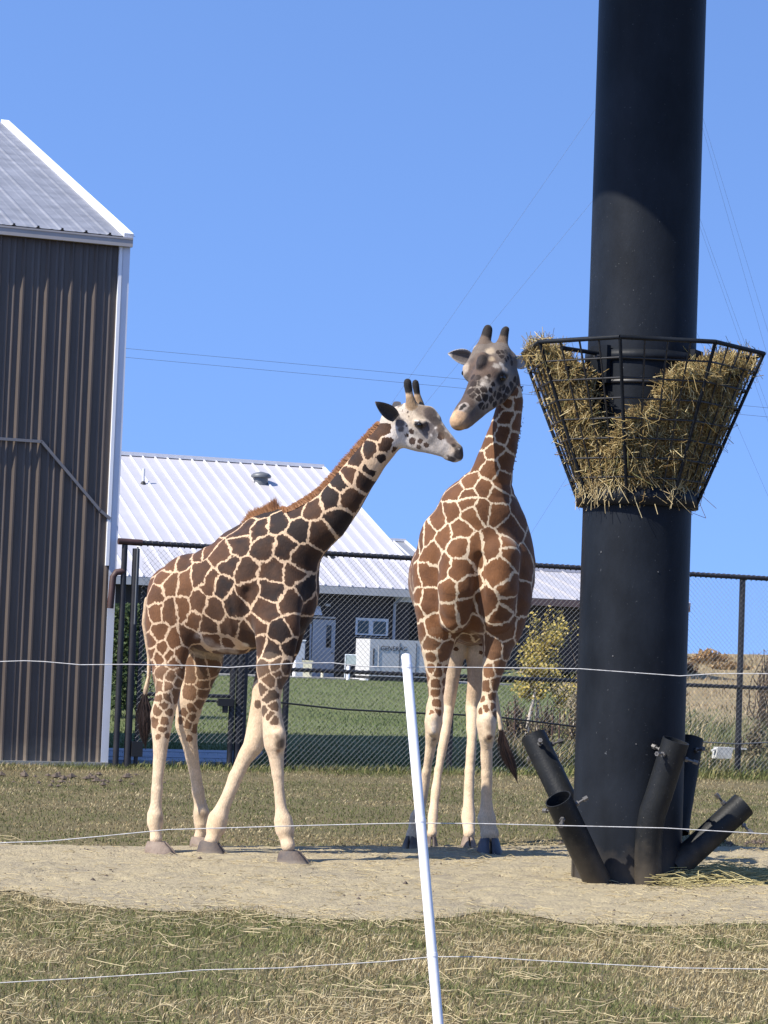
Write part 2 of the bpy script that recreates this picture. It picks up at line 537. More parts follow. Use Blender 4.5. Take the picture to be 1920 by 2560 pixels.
# dirt pad: irregular sheet 6 mm above the turf
xs = np.linspace(-7, 7, 281)
fr = 14.95 - 0.05 * xs + (vnoise(xs, xs * 0, 0.8, 5) - 0.5) * 0.9 + (vnoise(xs, xs * 0, 0.25, 6) - 0.5) * 0.35
bk = 20.35 + 0.40 * xs + (vnoise(xs, xs * 0 + 9, 0.9, 8) - 0.5) * 0.5 + (vnoise(xs, xs * 0, 0.3, 9) - 0.5) * 0.2
NT = 130
tt = np.linspace(0, 1, NT)
X = np.repeat(xs[None], NT, 0); Y = fr[None] * (1 - tt[:, None]) + bk[None] * tt[:, None]
Z = 0.006 + (0.020 * vnoise(X, Y, 0.5, 12) + 0.014 * vnoise(X, Y, 0.16, 13) + 0.010 * vnoise(X, Y, 0.07, 14)) * np.clip(np.sin(np.pi * tt[:, None]) * 3, 0, 1)
for k in range(150):                                      # old hoof prints pressed into it
    hx, hy = random.uniform(-3.2, 4), random.uniform(15.6, 20.8)
    dd_ = np.hypot((X - hx) / 0.075, (Y - hy) / 0.10)
    Z -= 0.016 * np.exp(-dd_ ** 4) - 0.008 * np.exp(-(dd_ - 1.35) ** 2 * 6)
Z = np.maximum(Z, 0.005)
i = np.arange(NT - 1)[:, None] * 281 + np.arange(280)[None]
q = np.stack([i, i + 1, i + 282, i + 281], -1).reshape(-1, 4)
o = link('dirt_pad', np_mesh('dirt_pad', np.stack([X, Y, Z], -1).reshape(-1, 3), q, 4, True), M['dirt'])
tag(o, 'bare pale packed dirt strip under the giraffes and the feeder', None, None, 'structure')


def pad_front(x): return np.interp(x, xs, fr)
def pad_back(x): return np.interp(x, xs, bk)


# ------------------------------------------------------------------ blades
def blades(P, az, lean, L, w, col, curl=0.3):
    """three-triangle grass blades; P n x 3 roots, az heading, lean angle from upright, L length, w width, col n x 3"""
    n = len(P)
    d = np.stack([np.cos(az), np.sin(az), np.zeros(n)], 1)
    s = np.stack([-np.sin(az + 0.6), np.cos(az + 0.6), np.zeros(n)], 1)
    s = s * (w / 2)[:, None]
    up = np.array([0, 0, 1.0])[None]
    d1 = d * np.sin(lean)[:, None] + up * np.cos(lean)[:, None]
    l2 = lean + curl * (0.4 + RNG.random(n))
    d2 = d * np.sin(l2)[:, None] + up * np.cos(l2)[:, None]
    mid = P + d1 * (L * 0.55)[:, None]
    tip = mid + d2 * (L * 0.45)[:, None]
    V = np.stack([P - s, P + s, mid - s * 0.8, mid + s * 0.8, tip], 1).reshape(-1, 3)
    b = (np.arange(n) * 5)[:, None]
    T = np.concatenate([b + np.array([[0, 1, 3]]), b + np.array([[0, 3, 2]]), b + np.array([[2, 3, 4]])], 1).reshape(-1, 3)
    C = np.repeat(col, 5, 0)
    return V, T, C


def strands(P, D, L, w, col, sag=0.15):
    """thin lying straws: 3-point ribbons as triangular prisms cut to two crossed quads; D unit directions"""
    n = len(P)
    rnd = RNG.normal(size=(n, 3))
    s = np.cross(D, rnd); s /= np.linalg.norm(s, axis=1)[:, None] + 1e-9
    t = np.cross(D, s)
    bend = s * (L * sag * RNG.normal(size=n))[:, None]
    a = P - D * (L / 2)[:, None]; c = P + D * (L / 2)[:, None]; b = P + bend
    rings = []
    for p in (a, b, c):
        for k in range(3):
            w_ = 2 * np.pi * k / 3
            rings.append(p + (s * np.cos(w_) + t * np.sin(w_)) * (w / 2)[:, None])
    V = np.stack(rings, 1).reshape(-1, 3)
    o = (np.arange(n) * 9)[:, None]
    fl = []
    for j in (0, 3):
        for k in range(3):
            k2 = (k + 1) % 3
            fl.append(o + np.array([[j + k, j + k2, j + 3 + k2, j + 3 + k]]))
    F = np.concatenate(fl, 1).reshape(-1, 4)
    return V, F, np.repeat(col, 9, 0)


def mixc(a, b, t):
    return np.array(a)[None] * (1 - t[:, None]) + np.array(b)[None] * t[:, None]


def grass_colors(x, y, n, green_bias):
    g = vnoise(x, y, 0.9, 21) * 0.6 + vnoise(x, y, 0.28, 22) * 0.4 + RNG.normal(size=n) * 0.14 + green_bias
    t = sstep(0.50, 0.72, g)
    dry = mixc((0.48, 0.39, 0.205), (0.25, 0.18, 0.09), RNG.random(n))
    k = RNG.random(n) < 0.22
    dry[k] = np.array((0.13, 0.095, 0.055))[None]
    k = RNG.random(n) < 0.25
    dry[k] = np.array((0.60, 0.50, 0.30))[None] * (0.8 + 0.4 * RNG.random((k.sum(), 1)))
    grn = mixc((0.10, 0.12, 0.04), (0.18, 0.19, 0.07), RNG.random(n))
    return dry * (1 - t[:, None]) + grn * t[:, None]


def scatter(n, x0, x1, y0, y1):
    return RNG.uniform(x0, x1, n), RNG.uniform(y0, y1, n)


# foreground turf
n = 300000
x, y = scatter(n, -4.2, 4.6, 9.0, 16.2)
edge = pad_front(x) + 0.10 * RNG.normal(size=n)
keep = (y < edge) & (np.abs(x - 0.2) < 0.24 * y + 0.6)
dens = vnoise(x, y, 0.35, 31) * 0.6 + vnoise(x, y, 0.12, 32) * 0.4
keep &= RNG.random(n) < (0.35 + 1.1 * dens)
x, y = x[keep], y[keep]; n = len(x)
L = (0.020 + 0.042 * RNG.random(n) ** 1.8) * (0.7 + 0.7 * vnoise(x, y, 0.4, 33))
V, T, C = blades(np.stack([x, y, np.full(n, -0.002)], 1), RNG.uniform(0, 2 * np.pi, n), RNG.uniform(0.05, 1.35, n), L,
                 0.0026 + 0.0026 * RNG.random(n), grass_colors(x, y, n, -0.02 + 0.08 * sstep(0.3, -1.5, x)), 0.6)
o = link('grass', np_mesh('grass', V, T, 3, False, C), M['grass'])
tag(o, 'short patchy dry grass with olive green tufts in the foreground', 'grass', None, 'stuff')

# back turf between pad and fence
n = 230000
x, y = scatter(n, -6.2, 9.5, 18, 37.5)
keep = (y > pad_back(x) + 0.08 * RNG.normal(size=n)) & (y < fence_y(x) + 0.3) & (x > -0.172 * y - 0.4) & (x < 0.23 * y + 0.6)
x, y = x[keep], y[keep]; n = len(x)
near_f = sstep(2.2, 0.2, fence_y(x) - y)
bar = sstep(3.6, 2.6, fence_y(x) - y) * (1 - near_f)
keep = RNG.random(n) > 0.65 * bar
x, y, near_f = x[keep], y[keep], near_f[keep]; n = len(x)
L = (0.016 + 0.026 * RNG.random(n)) * (1 + 3.0 * near_f * vnoise(x, y, 0.5, 41))
cc = grass_colors(x, y, n, 0.16 + 0.08 * near_f - 0.22 * sstep(3.2, 2.2, fence_y(x) - y) * (1 - near_f))
V, T, C = blades(np.stack([x, y, np.full(n, -0.002)], 1), RNG.uniform(0, 2 * np.pi, n), RNG.uniform(0.05, 1.2, n), L,
                 0.0045 + 0.0045 * RNG.random(n), cc * 0.80, 0.5)
o = link('mown_grass', np_mesh('mown_grass', V, T, 3, False, C), M['grass'])
tag(o, 'thin worn olive brown grass between the dirt strip and the fence', 'grass', None, 'stuff')

# straw litter on the pad and the foreground turf
n = 16000
x, y = scatter(n, -3.8, 4.2, 9.2, 21.5)
on_pad = (y > pad_front(x)) & (y < pad_back(x))
pr = np.where(on_pad, 0.30 + 0.9 * vnoise(x, y, 0.9, 51) * sstep(-1.6, -0.6, x), 0.17 + 0.45 * (vnoise(x, y, 0.8, 52) > 0.58) + 0.2 * sstep(13.0, 14.6, y))
keep = (RNG.random(n) < pr) & (np.abs(x) < 0.17 * y + 0.4) & (y < pad_back(x) + 0.1)
x, y, on_pad = x[keep], y[keep], on_pad[keep]; n = len(x)
a = RNG.normal(size=n) * 0.9
D = np.stack([np.cos(a), np.sin(a), RNG.normal(size=n) * np.where(on_pad, 0.05, 0.12)], 1)
D /= np.linalg.norm(D, axis=1)[:, None]
L = np.where(on_pad, 0.03 + 0.11 * RNG.random(n) ** 2, 0.04 + 0.19 * RNG.random(n) ** 2.6)
zz = np.where(on_pad, 0.030, 0.045 + 0.015 * RNG.random(n))
c = mixc((0.62, 0.52, 0.30), (0.42, 0.33, 0.19), RNG.random(n))
V, F, C = strands(np.stack([x, y, zz], 1), D, L, 0.0028 + 0.0022 * RNG.random(n), c, 0.16)
o = link('straw_litter', np_mesh('straw_litter', V, F, 4, True, C), M['hay'])
tag(o, 'loose pale straw strewn over the dirt and front grass', 'straw', None, 'stuff')

# dark crumbs and clods
mb = MB()
def clod(mb, p, r):
    vs = []
    for k, (a, b, c_) in enumerate([(1, 0, 0), (0, 1, 0), (-1, 0, 0), (0, -1, 0), (0, 0, 0.8), (0, 0, -0.3)]):
        s_ = r * random.uniform(0.7, 1.3)
        vs.append((p[0] + a * s_, p[1] + b * s_, p[2] + c_ * s_ + r * 0.2))
    mb.add(vs, [(0, 1, 4), (1, 2, 4), (2, 3, 4), (3, 0, 4), (1, 0, 5), (2, 1, 5), (3, 2, 5), (0, 3, 5)])
for k in range(900):
    xx = random.uniform(-3.2, 4); t_ = random.random()
    yy = float(pad_front(xx)) * (1 - t_) + float(pad_back(xx)) * t_
    clod(mb, (xx, yy, 0.022), random.uniform(0.003, 0.011) * (1 + (random.random() < 0.06)))
for k in range(46):
    g_ = G(random.gauss(200, 90), random.gauss(1950, 8))
    clod(mb, (g_.x, g_.y, 0.01), random.uniform(0.02, 0.06))
for k in range(60):
    g_ = G(random.uniform(1380, 1920), random.gauss(2112, 3))
    clod(mb, (g_.x, g_.y, 0.01), random.uniform(0.01, 0.035))
o = mb.build('dirt_clods', mat('clod_soil', (0.10, 0.075, 0.055), 0.95, var=0.4, scale=30), None, None, True)
tag(o, 'dark soil clods and crumbs scattered on the worn ground', 'soil clods', None, 'stuff')

# ================================================================== dark barn, left
UB = Vector((math.cos(R(20.5)), math.sin(R(20.5)), 0)); VB = Vector((-math.sin(R(20.5)), math.cos(R(20.5)), 0))
BC = G(268, 1910)                         # foot of its right-hand corner
BC.z = 0
BC = Vector((BC.x, 32.1, 0)); BC.x = W(268, 1910, 32.1).x
N_ = -VB                                  # outward normal of the ribbed wall
top_pt = W(318, 600, 32.1)
BH = top_pt.z
barn = empty('barn', BC, 'dark ribbed metal barn with grey metal roof and pale corner trim', 'barn')
PW = 0.325
NP = 14
def wallprof(s0, full=True):
    """ribbed sheet profile from s0 along -UB: list of (s, out)"""
    pr = [(0, 0), (0.012, 0.036), (0.034, 0.036), (0.062, 0)]
    for c_ in (0.145, 0.225):
        pr += [(c_ - 0.020, 0), (c_ - 0.012, 0.014), (c_ + 0.002, 0.014), (c_ + 0.022, 0)]
    pr += [(PW, 0)]
    return [(s0 + a, b) for a, b in pr]
# bluish white corner board along the corner
cw = 0.10
mb = MB()
mb.box(BC - UB * (cw / 2) + N_ * 0.02 + Vector((0, 0, BH / 2)), UB * (cw / 2), N_ * 0.022, Vector((0, 0, BH / 2)))
mb.build('corner_trim', M['corner_trim'], barn)
mb = MB()
mb.box(BC - UB * (cw + 0.03) + N_ * 0.03 + Vector((0, 0, (1.55 + BH) / 2 + 0.55)), UB * 0.022, N_ * 0.03, Vector((0, 0, (BH - 2.65) / 2 - 0.02)))
mb.build('trim_strip', M['white_metal'], barn)
for k in range(NP):
    mb = MB()
    pr = wallprof(cw + k * PW)
    z0, z1 = 0.05, BH - 0.02
    vs = []
    for (s_, o_) in pr:
        p = BC - UB * s_ + N_ * o_
        vs += [p + Vector((0, 0, z0)), p + Vector((0, 0, z1))]
    fs = [(2 * i, 2 * i + 1, 2 * i + 3, 2 * i + 2) for i in range(len(pr) - 1)]
    mb.add(vs, fs)
    mb.build('wall_panel', M['siding'], barn)
WL = cw + NP * PW
RUN, RISE = 8.8, 8.8 * math.tan(R(20.4))
mb = MB()   # solid core walls behind the sheets, gable end, back wall
c_ = BC - UB * (WL / 2) + VB * RUN + Vector((0, 0, BH / 2))
prof = [BC + VB * 0.03, BC + VB * RUN, BC + VB * RUN + Vector((0, 0, BH + RISE - 0.1)), BC + VB * 0.03 + Vector((0, 0, BH - 0.05))]
mb.ext(prof, -UB * 0.01, -UB * WL)
mb.build('end_wall', M['siding'], barn, None, True)
# footing strip
mb = MB()
mb.box(BC - UB * (WL / 2) + N_ * 0.035 + Vector((0, 0, 0.02)), UB * (WL / 2), N_ * 0.03, Vector((0, 0, 0.035)))
mb.build('footing', M['concrete'], barn)
# roof: front slope as ribbed panels
OV = 0.075                                 # eave overhang
sl = Vector((VB.x * RUN, VB.y * RUN, RISE)).normalized()
nrm = UB.cross(sl).normalized()
e0 = BC + N_ * OV + Vector((0, 0, BH + 0.0)) - sl * 0.0
Lr = (RUN + OV) / math.cos(R(20.4))
for k in range(NP + 1):
    mb = MB()
    pr = [(0, 0.0), (0.025, 0.012), (0.05, 0.012), (0.075, 0), (0.15, 0), (0.16, 0.003), (0.19, 0.003), (0.2, 0), (PW, 0)]
    vs = []
    for s_, o_ in pr:
        p = e0 - UB * (s_ + k * PW - 0.06) + nrm * (o_ + 0.03)
        vs += [p, p + sl * Lr]
    mb.add(vs, [(2 * i, 2 * i + 1, 2 * i + 3, 2 * i + 2) for i in range(len(pr) - 1)])
    mb.build('roof_panel', M['galv_roof'], barn)
mb = MB()                                 # roof deck, both slopes
apex = BC + VB * RUN + Vector((0, 0, BH + RISE + 0.06))
fe = BC + N_ * (OV - 0.02) + Vector((0, 0, BH - 0.0))
mb.ext([fe, apex, apex - Vector((0, 0, 0.1)), fe - Vector((0, 0, 0.06))], UB * 0.03, -UB * (WL + 0.1))
mb.build('roof_deck', M['gutter'], barn, None, True)
mb = MB()                                 # bright rake trim
mb.box(e0 - UB * 0.045 + sl * (Lr / 2) + nrm * 0.045, UB * 0.065, sl * (Lr / 2 + 0.02), nrm * 0.035)
mb.build('rake_trim', M['white_metal'], barn)
mb = MB()                                 # gutter along the eave
g0 = BC + N_ * (OV + 0.030) + Vector((0, 0, BH - 0.055))
mb.box(g0 - UB * (WL / 2 - 0.005), UB * (WL / 2 + 0.005), N_ * 0.030, Vector((0, 0, 0.058)))
mb.box(g0 - UB * (WL / 2 - 0.005) + N_ * 0.034 + Vector((0, 0, 0.05)), UB * (WL / 2 + 0.005), N_ * 0.006, Vector((0, 0, 0.012)))
mb.build('gutter', M['gutter'], barn)
for k in range(10):                       # black rib closures over the gutter
    mb = MB()
    mb.box(e0 - UB * (0.30 + k * PW) + nrm * 0.048 - sl * 0.002, UB * 0.014, sl * 0.006, nrm * 0.014)
    mb.build('rib_closure', M['black_gap'], barn)
# bent conduit trim across the wall
def on_wall(px, py, out):
    """point of the ribbed wall seen at a pixel"""
    v = W(px, py, 32) - CAM
    n_ = N_
    p0 = BC + N_ * out
    t_ = (p0 - CAM).dot(n_) / v.dot(n_)
    return CAM + v * t_
mb = MB()
pts = [on_wall(-420, 1068, 0.055), on_wall(104, 1104, 0.055), on_wall(250, 1276, 0.055), on_wall(274, 1296, 0.055)]
for a, b in zip(pts[:-1], pts[1:]):
    d_ = (b - a); L_ = d_.length; d_.normalize()
    w_ = N_.cross(d_).normalized()
    mb.box((a + b) / 2, d_ * (L_ / 2 + 0.008), w_ * 0.019, N_ * 0.018)
mb.build('brace_trim', M['brace'], barn)

# ================================================================== far buildings
def gable_building(name, label, cat, ridge, length, run, rise, base_drop, wall_m, roof_m, seam_m, fas_m, seam=0.47, ov=0.7, seams=True):
    """ridge = right-hand end of the ridge; roof falls towards the viewer along -V_"""
    ridge = Vector(ridge)
    ez = ridge.z - rise
    bz = ez - base_drop
    foot = ridge - V_ * (run - ov); foot.z = bz
    b = empty(name, foot, label, cat)
    mb = MB()
    prof = [foot, foot + V_ * (2 * (run - ov)), foot + V_ * (2 * (run - ov)) + Vector((0, 0, base_drop)),
            Vector((ridge.x, ridge.y, ridge.z - 0.25)), foot + Vector((0, 0, base_drop))]
    mb.ext(prof, -U * 0.5, -U * (length - 0.5))
    mb.build('wall', wall_m, b, None, True)
    s_ = Vector((V_.x * run, V_.y * run, rise)).normalized()
    nn = U.cross(s_).normalized()
    Ls = math.hypot(run, rise)
    e = ridge - V_ * run; e.z = ez
    be = ridge + V_ * run; be.z = ez
    mb = MB()
    th = Vector((0, 0, 0.12))
    mb.ext([e, ridge, be, be - th, ridge - th, e - th], U * 0.0, -U * length)
    mb.build('roof_deck', fas_m, b, None, True)
    if seams:
        k = 0
        while (k + 1) * seam <= length:
            mb = MB()
            c0 = e - U * (k * seam) + nn * 0.012
            c1 = e - U * ((k + 1) * seam) + nn * 0.012
            mb.add([c0, c0 + s_ * Ls, c1 + s_ * Ls, c1], [(0, 1, 2, 3)])
            r = MB()
            r.box(c0 + s_ * (Ls / 2) + nn * 0.03, U * 0.022, s_ * (Ls / 2), nn * 0.03)
            p = mb.build('roof_panel', roof_m, b)
            r.build('seam', seam_m, p)
            k += 1
    else:
        mb = MB(); c0 = e + nn * 0.012; c1 = e - U * length + nn * 0.012
        mb.add([c0, c0 + s_ * Ls, c1 + s_ * Ls, c1], [(0, 1, 2, 3)])
        mb.build('roof_panel', roof_m, b)
    mb = MB()
    mb.box(ridge - U * (length / 2) + Vector((0, 0, 0.06)), U * (length / 2 + 0.03), V_ * 0.16, Vector((0, 0, 0.07)))
    mb.build('ridge_cap', seam_m, b)
    mb = MB()
    mb.box(e + s_ * (Ls / 2) + U * 0.02 + nn * 0.0, U * 0.05, s_ * (Ls / 2), nn * 0.10)
    mb.build('rake_trim', seam_m, b)
    mb = MB()
    mb.box(e - U * (length / 2) - V_ * 0.07 - Vector((0, 0, 0.13)), U * (length / 2), V_ * 0.06, Vector((0, 0, 0.12)))
    mb.build('gutter', fas_m, b)
    return b, e, s_, nn, foot


RD = W(805, 1170, 91)
EZ = 3.82
main, ME, MS, MN, MF = gable_building('office_building', 'long dark walled building with wide white seamed metal roof', 'building', RD, 30, 12.0, RD.z - EZ,
                                      3.05, M['dark_wall'], M['roof_white'], M['roof_seam'], M['fascia'])


def on_plane(px, py, p0, n_):
    v = W(px, py, 50) - CAM
    return CAM + v * ((p0 - CAM).dot(n_) / v.dot(n_))


def wall_pt(px, py, out=0.0):
    return on_plane(px, py, MF - V_ * out, V_)


def wall_rect(name, x0, y0, x1, y1, out, depth, material, parent):
    """a panel on the office's front wall, whose front face spans two pixel corners"""
    a, b = wall_pt(x0, y0, out), wall_pt(x1, y1, out)
    c = (a + b) / 2
    hu = abs((b - a).dot(U)) / 2
    hz = abs((b - a).z) / 2
    mb = MB()
    mb.box(c + V_ * (depth / 2), U * hu, V_ * (depth / 2), Vector((0, 0, hz)))
    return mb.build(name, material, parent)


# door
door = wall_rect('door', 783, 1548, 834, 1697, 0.07, 0.06, M['grey_door'], main)
wall_rect('door_frame', 779, 1540, 839, 1547, 0.08, 0.07, M['fascia'], door)
wall_rect('pane', 817, 1563, 827, 1619, 0.085, 0.014, M['dark_glass'], door)
wall_rect('handle', 829, 1631, 834, 1634, 0.12, 0.045, M['bolt'], door)
# window: two sashes
win = wall_rect('window', 890, 1544, 970, 1590, 0.06, 0.05, M['window_frame'], main)
wall_rect('pane', 895, 1551, 921, 1584, 0.072, 0.011, M['window_glass'], win)
wall_rect('pane', 934, 1553, 964, 1586, 0.072, 0.011, M['window_glass'], win)
wall_rect('sill', 887, 1591, 973, 1595, 0.11, 0.10, M['window_frame'], win)
# second window further right and small fittings
wall_rect('wall_light', 815, 1509, 826, 1516, 0.16, 0.15, M['fascia'], main)
wall_rect('soffit_sign', 990, 1488, 1030, 1506, 0.08, 0.07, M['window_frame'], main)
mb = MB()
a = wall_pt(1009, 1478, 0.62)
mb.tube([a, wall_pt(1009, 1488, 0.55), wall_pt(998, 1500, 0.15), wall_pt(987, 1508, 0.10), wall_pt(984, 1598, 0.10), wall_pt(984, 1690, 0.10)], 0.055, 8)
mb.build('downspout', M['blue_grey'], main)
mb = MB()
mb.tube([wall_pt(777, 1560, 0.06), wall_pt(774, 1690, 0.06)], 0.035, 8)
mb.build('conduit', M['blue_grey'], main)
lamp = MB()
lm = wall_pt(795, 1527, 0.3)
lamp.add([lm + U * 0.16 - Vector((0, 0, .14)), lm - U * 0.16 - Vector((0, 0, .14)), lm + V_ * 0.28 - U * .16 + Vector((0, 0, .16)), lm + V_ * .28 + U * .16 + Vector((0, 0, .16)),
          lm + V_ * .28 - U * .16 - Vector((0, 0, .14)), lm + V_ * .28 + U * .16 - Vector((0, 0, .14))],
         [(0, 3, 2, 1), (0, 1, 4, 5), (0, 5, 3), (1, 2, 4), (5, 4, 2, 3)])
lamp.build('light_hood', M['white_plastic'], main, None, True)
# roof fittings
def roof_pt(px, py, out=0.0):
    return on_plane(px, py, ME + MN * out, MN)
p = roof_pt(358, 1210)
mb = MB(); mb.tube([p - Vector((0, 0, 0.1)), p + Vector((0, 0, 0.55))], 0.05, 8); vp = mb.build('vent_pipe', M['roof_seam'], main)
mb = MB(); mb.tube([p - Vector((0, 0, 0.1)), p + Vector((0, 0, 0.10))], [0.17, 0.05], 10); mb.build('boot', M['black_gap'], vp)
p = roof_pt(652, 1208)
mb = MB(); mb.tube([p - Vector((0, 0, 0.2)), p + Vector((0, 0, 0.22))], 0.26, 12); rv = mb.build('roof_vent', M['galv'], main)
mb = MB(); mb.tube([p + Vector((0, 0, 0.20)), p + Vector((0, 0, 0.28)), p + Vector((0, 0, 0.36)), p + Vector((0, 0, 0.42))], [0.36, 0.38, 0.28, 0.06], 12); mb.build('cap', M['galv'], rv)
p = roof_pt(822, 1390)
mb = MB(); mb.tube([p - Vector((0, 0, 0.1)), p + Vector((0, 0, 0.1))], [0.30, 0.12], 10); mb.build('roof_boot', M['black_gap'], main)
# concrete walk in front
a, b = wall_pt(560, 1692), wall_pt(1100, 1712)
mb = MB()
cz = height(0, 78.0)
c = MF - U * 9 - V_ * 1.4
c.z = MF.z - 0.02
mb.box(c, U * 11, V_ * 1.6, Vector((0, 0, 0.10)))
o = mb.build('walkway', M['concrete'])
tag(o, 'narrow concrete walk along the front of the dark walled building', None, None, 'structure')

RD2 = W(1010, 1354, 118)
gable_building('grey_building', 'distant building with grey metal roof peeking over the white roof', 'building', RD2, 14, 7, 2.4, 3.2,
               M['dark_wall'], M['grey_roof'], M['roof_seam'], M['fascia'], seam=0.6)
# low shed right of the giraffes: roof seen under the fence rail
RD3 = W(1560, 1438, 93)
gable_building('shed', 'low dark shed with white roof and brown gutter behind the young tree', 'shed', RD3, 9, 5.5, RD3.z - W(1500, 1506, 88).z, 2.6,
               M['dark_wall'], M['roof_white'], M['roof_white'], M['brown_fascia'], seam=0.9)

# generator -----------------------------------------------------------------
gz = height(0.5, 74)
def plant_pt(px, py, d): return W(px, py, d)
GD = 76.0
ga, gb = W(926, 1597, GD), W(926, 1690, GD)
gen = empty('generator', (ga.x, ga.y, gb.z), 'pale grey metal standby generator cabinet with dark lettering beside the window', 'generator')
GL, GDp = 2.45, 1.15
gh = ga.z - gb.z
gc = Vector((ga.x, ga.y, (ga.z + gb.z) / 2))
ud = Vector((math.cos(R(20)), math.sin(R(20)), 0))
nd = Vector((-math.sin(R(20)), math.cos(R(20)), 0))
# the cabinet is turned so that both its long side and its sunlit end show
ud = Vector((math.cos(R(8)), math.sin(R(8)), 0)); nd = Vector((-math.sin(R(22)), math.cos(R(22)), 0)); nd = Vector((-0.40, 0.92, 0)).normalized()
ud = Vector((0.92, 0.40, 0)).normalized()
mb = MB(); mb.box(gc + ud * (GL / 2) + nd * (GDp / 2), ud * (GL / 2), nd * (GDp / 2), Vector((0, 0, gh / 2)))
gbody = mb.build('housing', M['gen_beige'], gen)
mb = MB(); mb.box(gc + ud * (GL / 2) + nd * (GDp / 2) - Vector((0, 0, gh / 2 + 0.09)), ud * (GL / 2 - 0.03), nd * (GDp / 2 - 0.03), Vector((0, 0, 0.085)))
mb.build('base_frame', M['black_gap'], gen)
for (s0, s1, zz0, zz1, mm_) in ((0.11, 0.15, -0.25, 0.3, 'dark_print'), (1.02, 1.035, -0.36, 0.5, 'dark_print'), (0.30, 0.312, -0.3, 0.4, 'fascia'), (1.6, 1.612, -0.5, 0.5, 'dark_print')):
    mb = MB(); mb.box(gc + ud * ((s0 + s1) / 2) - nd * 0.008 + Vector((0, 0, (zz0 + zz1) / 2)), ud * ((s1 - s0) / 2), nd * 0.01, Vector((0, 0, (zz1 - zz0) / 2)))
    mb.build('door_gap' if s0 > .2 else 'louvre', M[mm_], gbody)
mb = MB(); mb.box(gc + nd * (GDp / 2) - ud * 0.05 - Vector((0, 0, gh / 2 + 0.12)), ud * 0.05, nd * (GDp / 2 - .05), Vector((0, 0, 0.03)))
mb.build('skid_rail', M['white_plastic'], gen)
# lettering as flat print on the cabinet side
cu = bpy.data.curves.new('lettering', 'FONT'); cu.body = 'GENERAC'; cu.size = 0.20; cu.extrude = 0.004; cu.align_x = 'LEFT'; cu.space_character = 1.05
tmp = bpy.data.objects.new('lettering_tmp', cu); COL.objects.link(tmp)
dg = bpy.context.evaluated_depsgraph_get()
me = bpy.data.meshes.new_from_object(tmp.evaluated_get(dg))
bpy.data.objects.remove(tmp)
org = gc + ud * 0.36 - nd * 0.010 + Vector((0, 0, 0.24))
me.transform(Matrix(((ud.x, 0, -nd.x, org.x), (ud.y, 0, -nd.y, org.y), (0, 1, 0, org.z), (0, 0, 0, 1))))
link('lettering', me, M['dark_print'], gbody)
# pad under it
mb = MB(); mb.box(gc + ud * (GL / 2) + nd * (GDp / 2) - Vector((0, 0, gh / 2 + 0.29)), ud * (GL / 2 + 0.15), nd * (GDp / 2 + 0.15), Vector((0, 0, 0.12)))
o = mb.build('concrete_slab', M['concrete']); tag(o, 'concrete slab under the pale generator cabinet', None, None, 'structure')


def cabinet(name, label, cat, x0, y0, x1, y1, d, depth, material, lid=None, slant=0.0):
    a, b = W(x0, y0, d), W(x1, y1, d)
    e = empty(name, ((a.x + b.x) / 2, d, b.z), label, cat)
    mb = MB()
    hx = (b.x - a.x) / 2
    mb.box(((a.x + b.x) / 2, d + depth / 2, (a.z + b.z) / 2), (hx, 0, 0), (0, depth / 2, 0), (0, 0, (a.z - b.z) / 2))
    mb.build('housing', material, e)
    mb = MB()
    mb.box(((a.x + b.x) / 2, d + depth / 2, a.z + 0.02), (hx + 0.03, 0, 0), (0, depth / 2 + 0.03, 0), (0, 0, 0.02))
    mb.build('lid', lid or material, e)
    mb = MB()
    mb.box(((a.x + b.x) / 2 + hx * 0.6, d - 0.01, (a.z + b.z) / 2), (0.02, 0, 0), (0, 0.02, 0), (0, 0, 0.06))
    mb.build('latch', M['bolt'], e)
    return e


cabinet('utility_cabinet', 'tall blue grey utility cabinet left of the grey door', 'utility cabinet', 741, 1602, 759, 1698, 77.5, 0.6, M['blue_grey'], M['window_frame'])
cabinet('electric_box', 'small cream pedestal box at the foot of the grey door', 'utility box', 758, 1654, 778, 1708, 76.0, 0.4, M['yellow_box'])
# small stand-mounted unit
a, b = W(864, 1637, 77), W(892, 1694, 77)
st = empty('meter_stand', ((a.x + b.x) / 2, 77, b.z), 'small grey green unit on two legs between door and generator', 'meter stand')
mb = MB(); mb.box(((a.x + b.x) / 2, 77.1, a.z - 0.16), ((b.x - a.x) / 2 - .03, 0, 0), (0, 0.1, 0), (0, 0, 0.14)); mb.build('housing', M['green_grey'], st)
for xx in (a.x, b.x):
    mb = MB(); mb.tube([(xx, 77.1, b.z - 0.1), (xx, 77.1, a.z + 0.02)], 0.022, 8); mb.build('leg', M['window_frame'], st)
mb = MB(); mb.tube([(a.x - .02, 77.1, a.z), (b.x + .02, 77.1, a.z)], 0.022, 8); mb.build('crossbar', M['window_frame'], st)


def bollard(px, y0, y1, d, label, r=0.06, material='white_plastic'):
    a, b = W(px, y0, d), W(px, y1, d)
    mb = MB(); mb.tube([(a.x, d, b.z - 0.1), (a.x, d, a.z - 0.03), (a.x, d, a.z)], [r, r, r * 0.5], 10)
    o = mb.build('bollard', M[material], None, (a.x, d, b.z))
    tag(o, label, 'bollard', 'low posts in front of the dark building')


bollard(737, 1650, 1700, 76.5, 'white post standing left of the tall blue grey utility cabinet')
bollard(871, 1664, 1704, 75.5, 'white post standing in front of the small unit on legs')
bollard(806, 1676, 1697, 77.0, 'short pale stub in front of the grey door', 0.05, 'yellow_box')

# ================================================================== chain-link fence
def FP(x, z=0.0, out=0.0):
    """point on the fence line; out is metres towards the viewer"""
    return Vector((x + 0.37 * out, fence_y(x) - 0.93 * out, z))


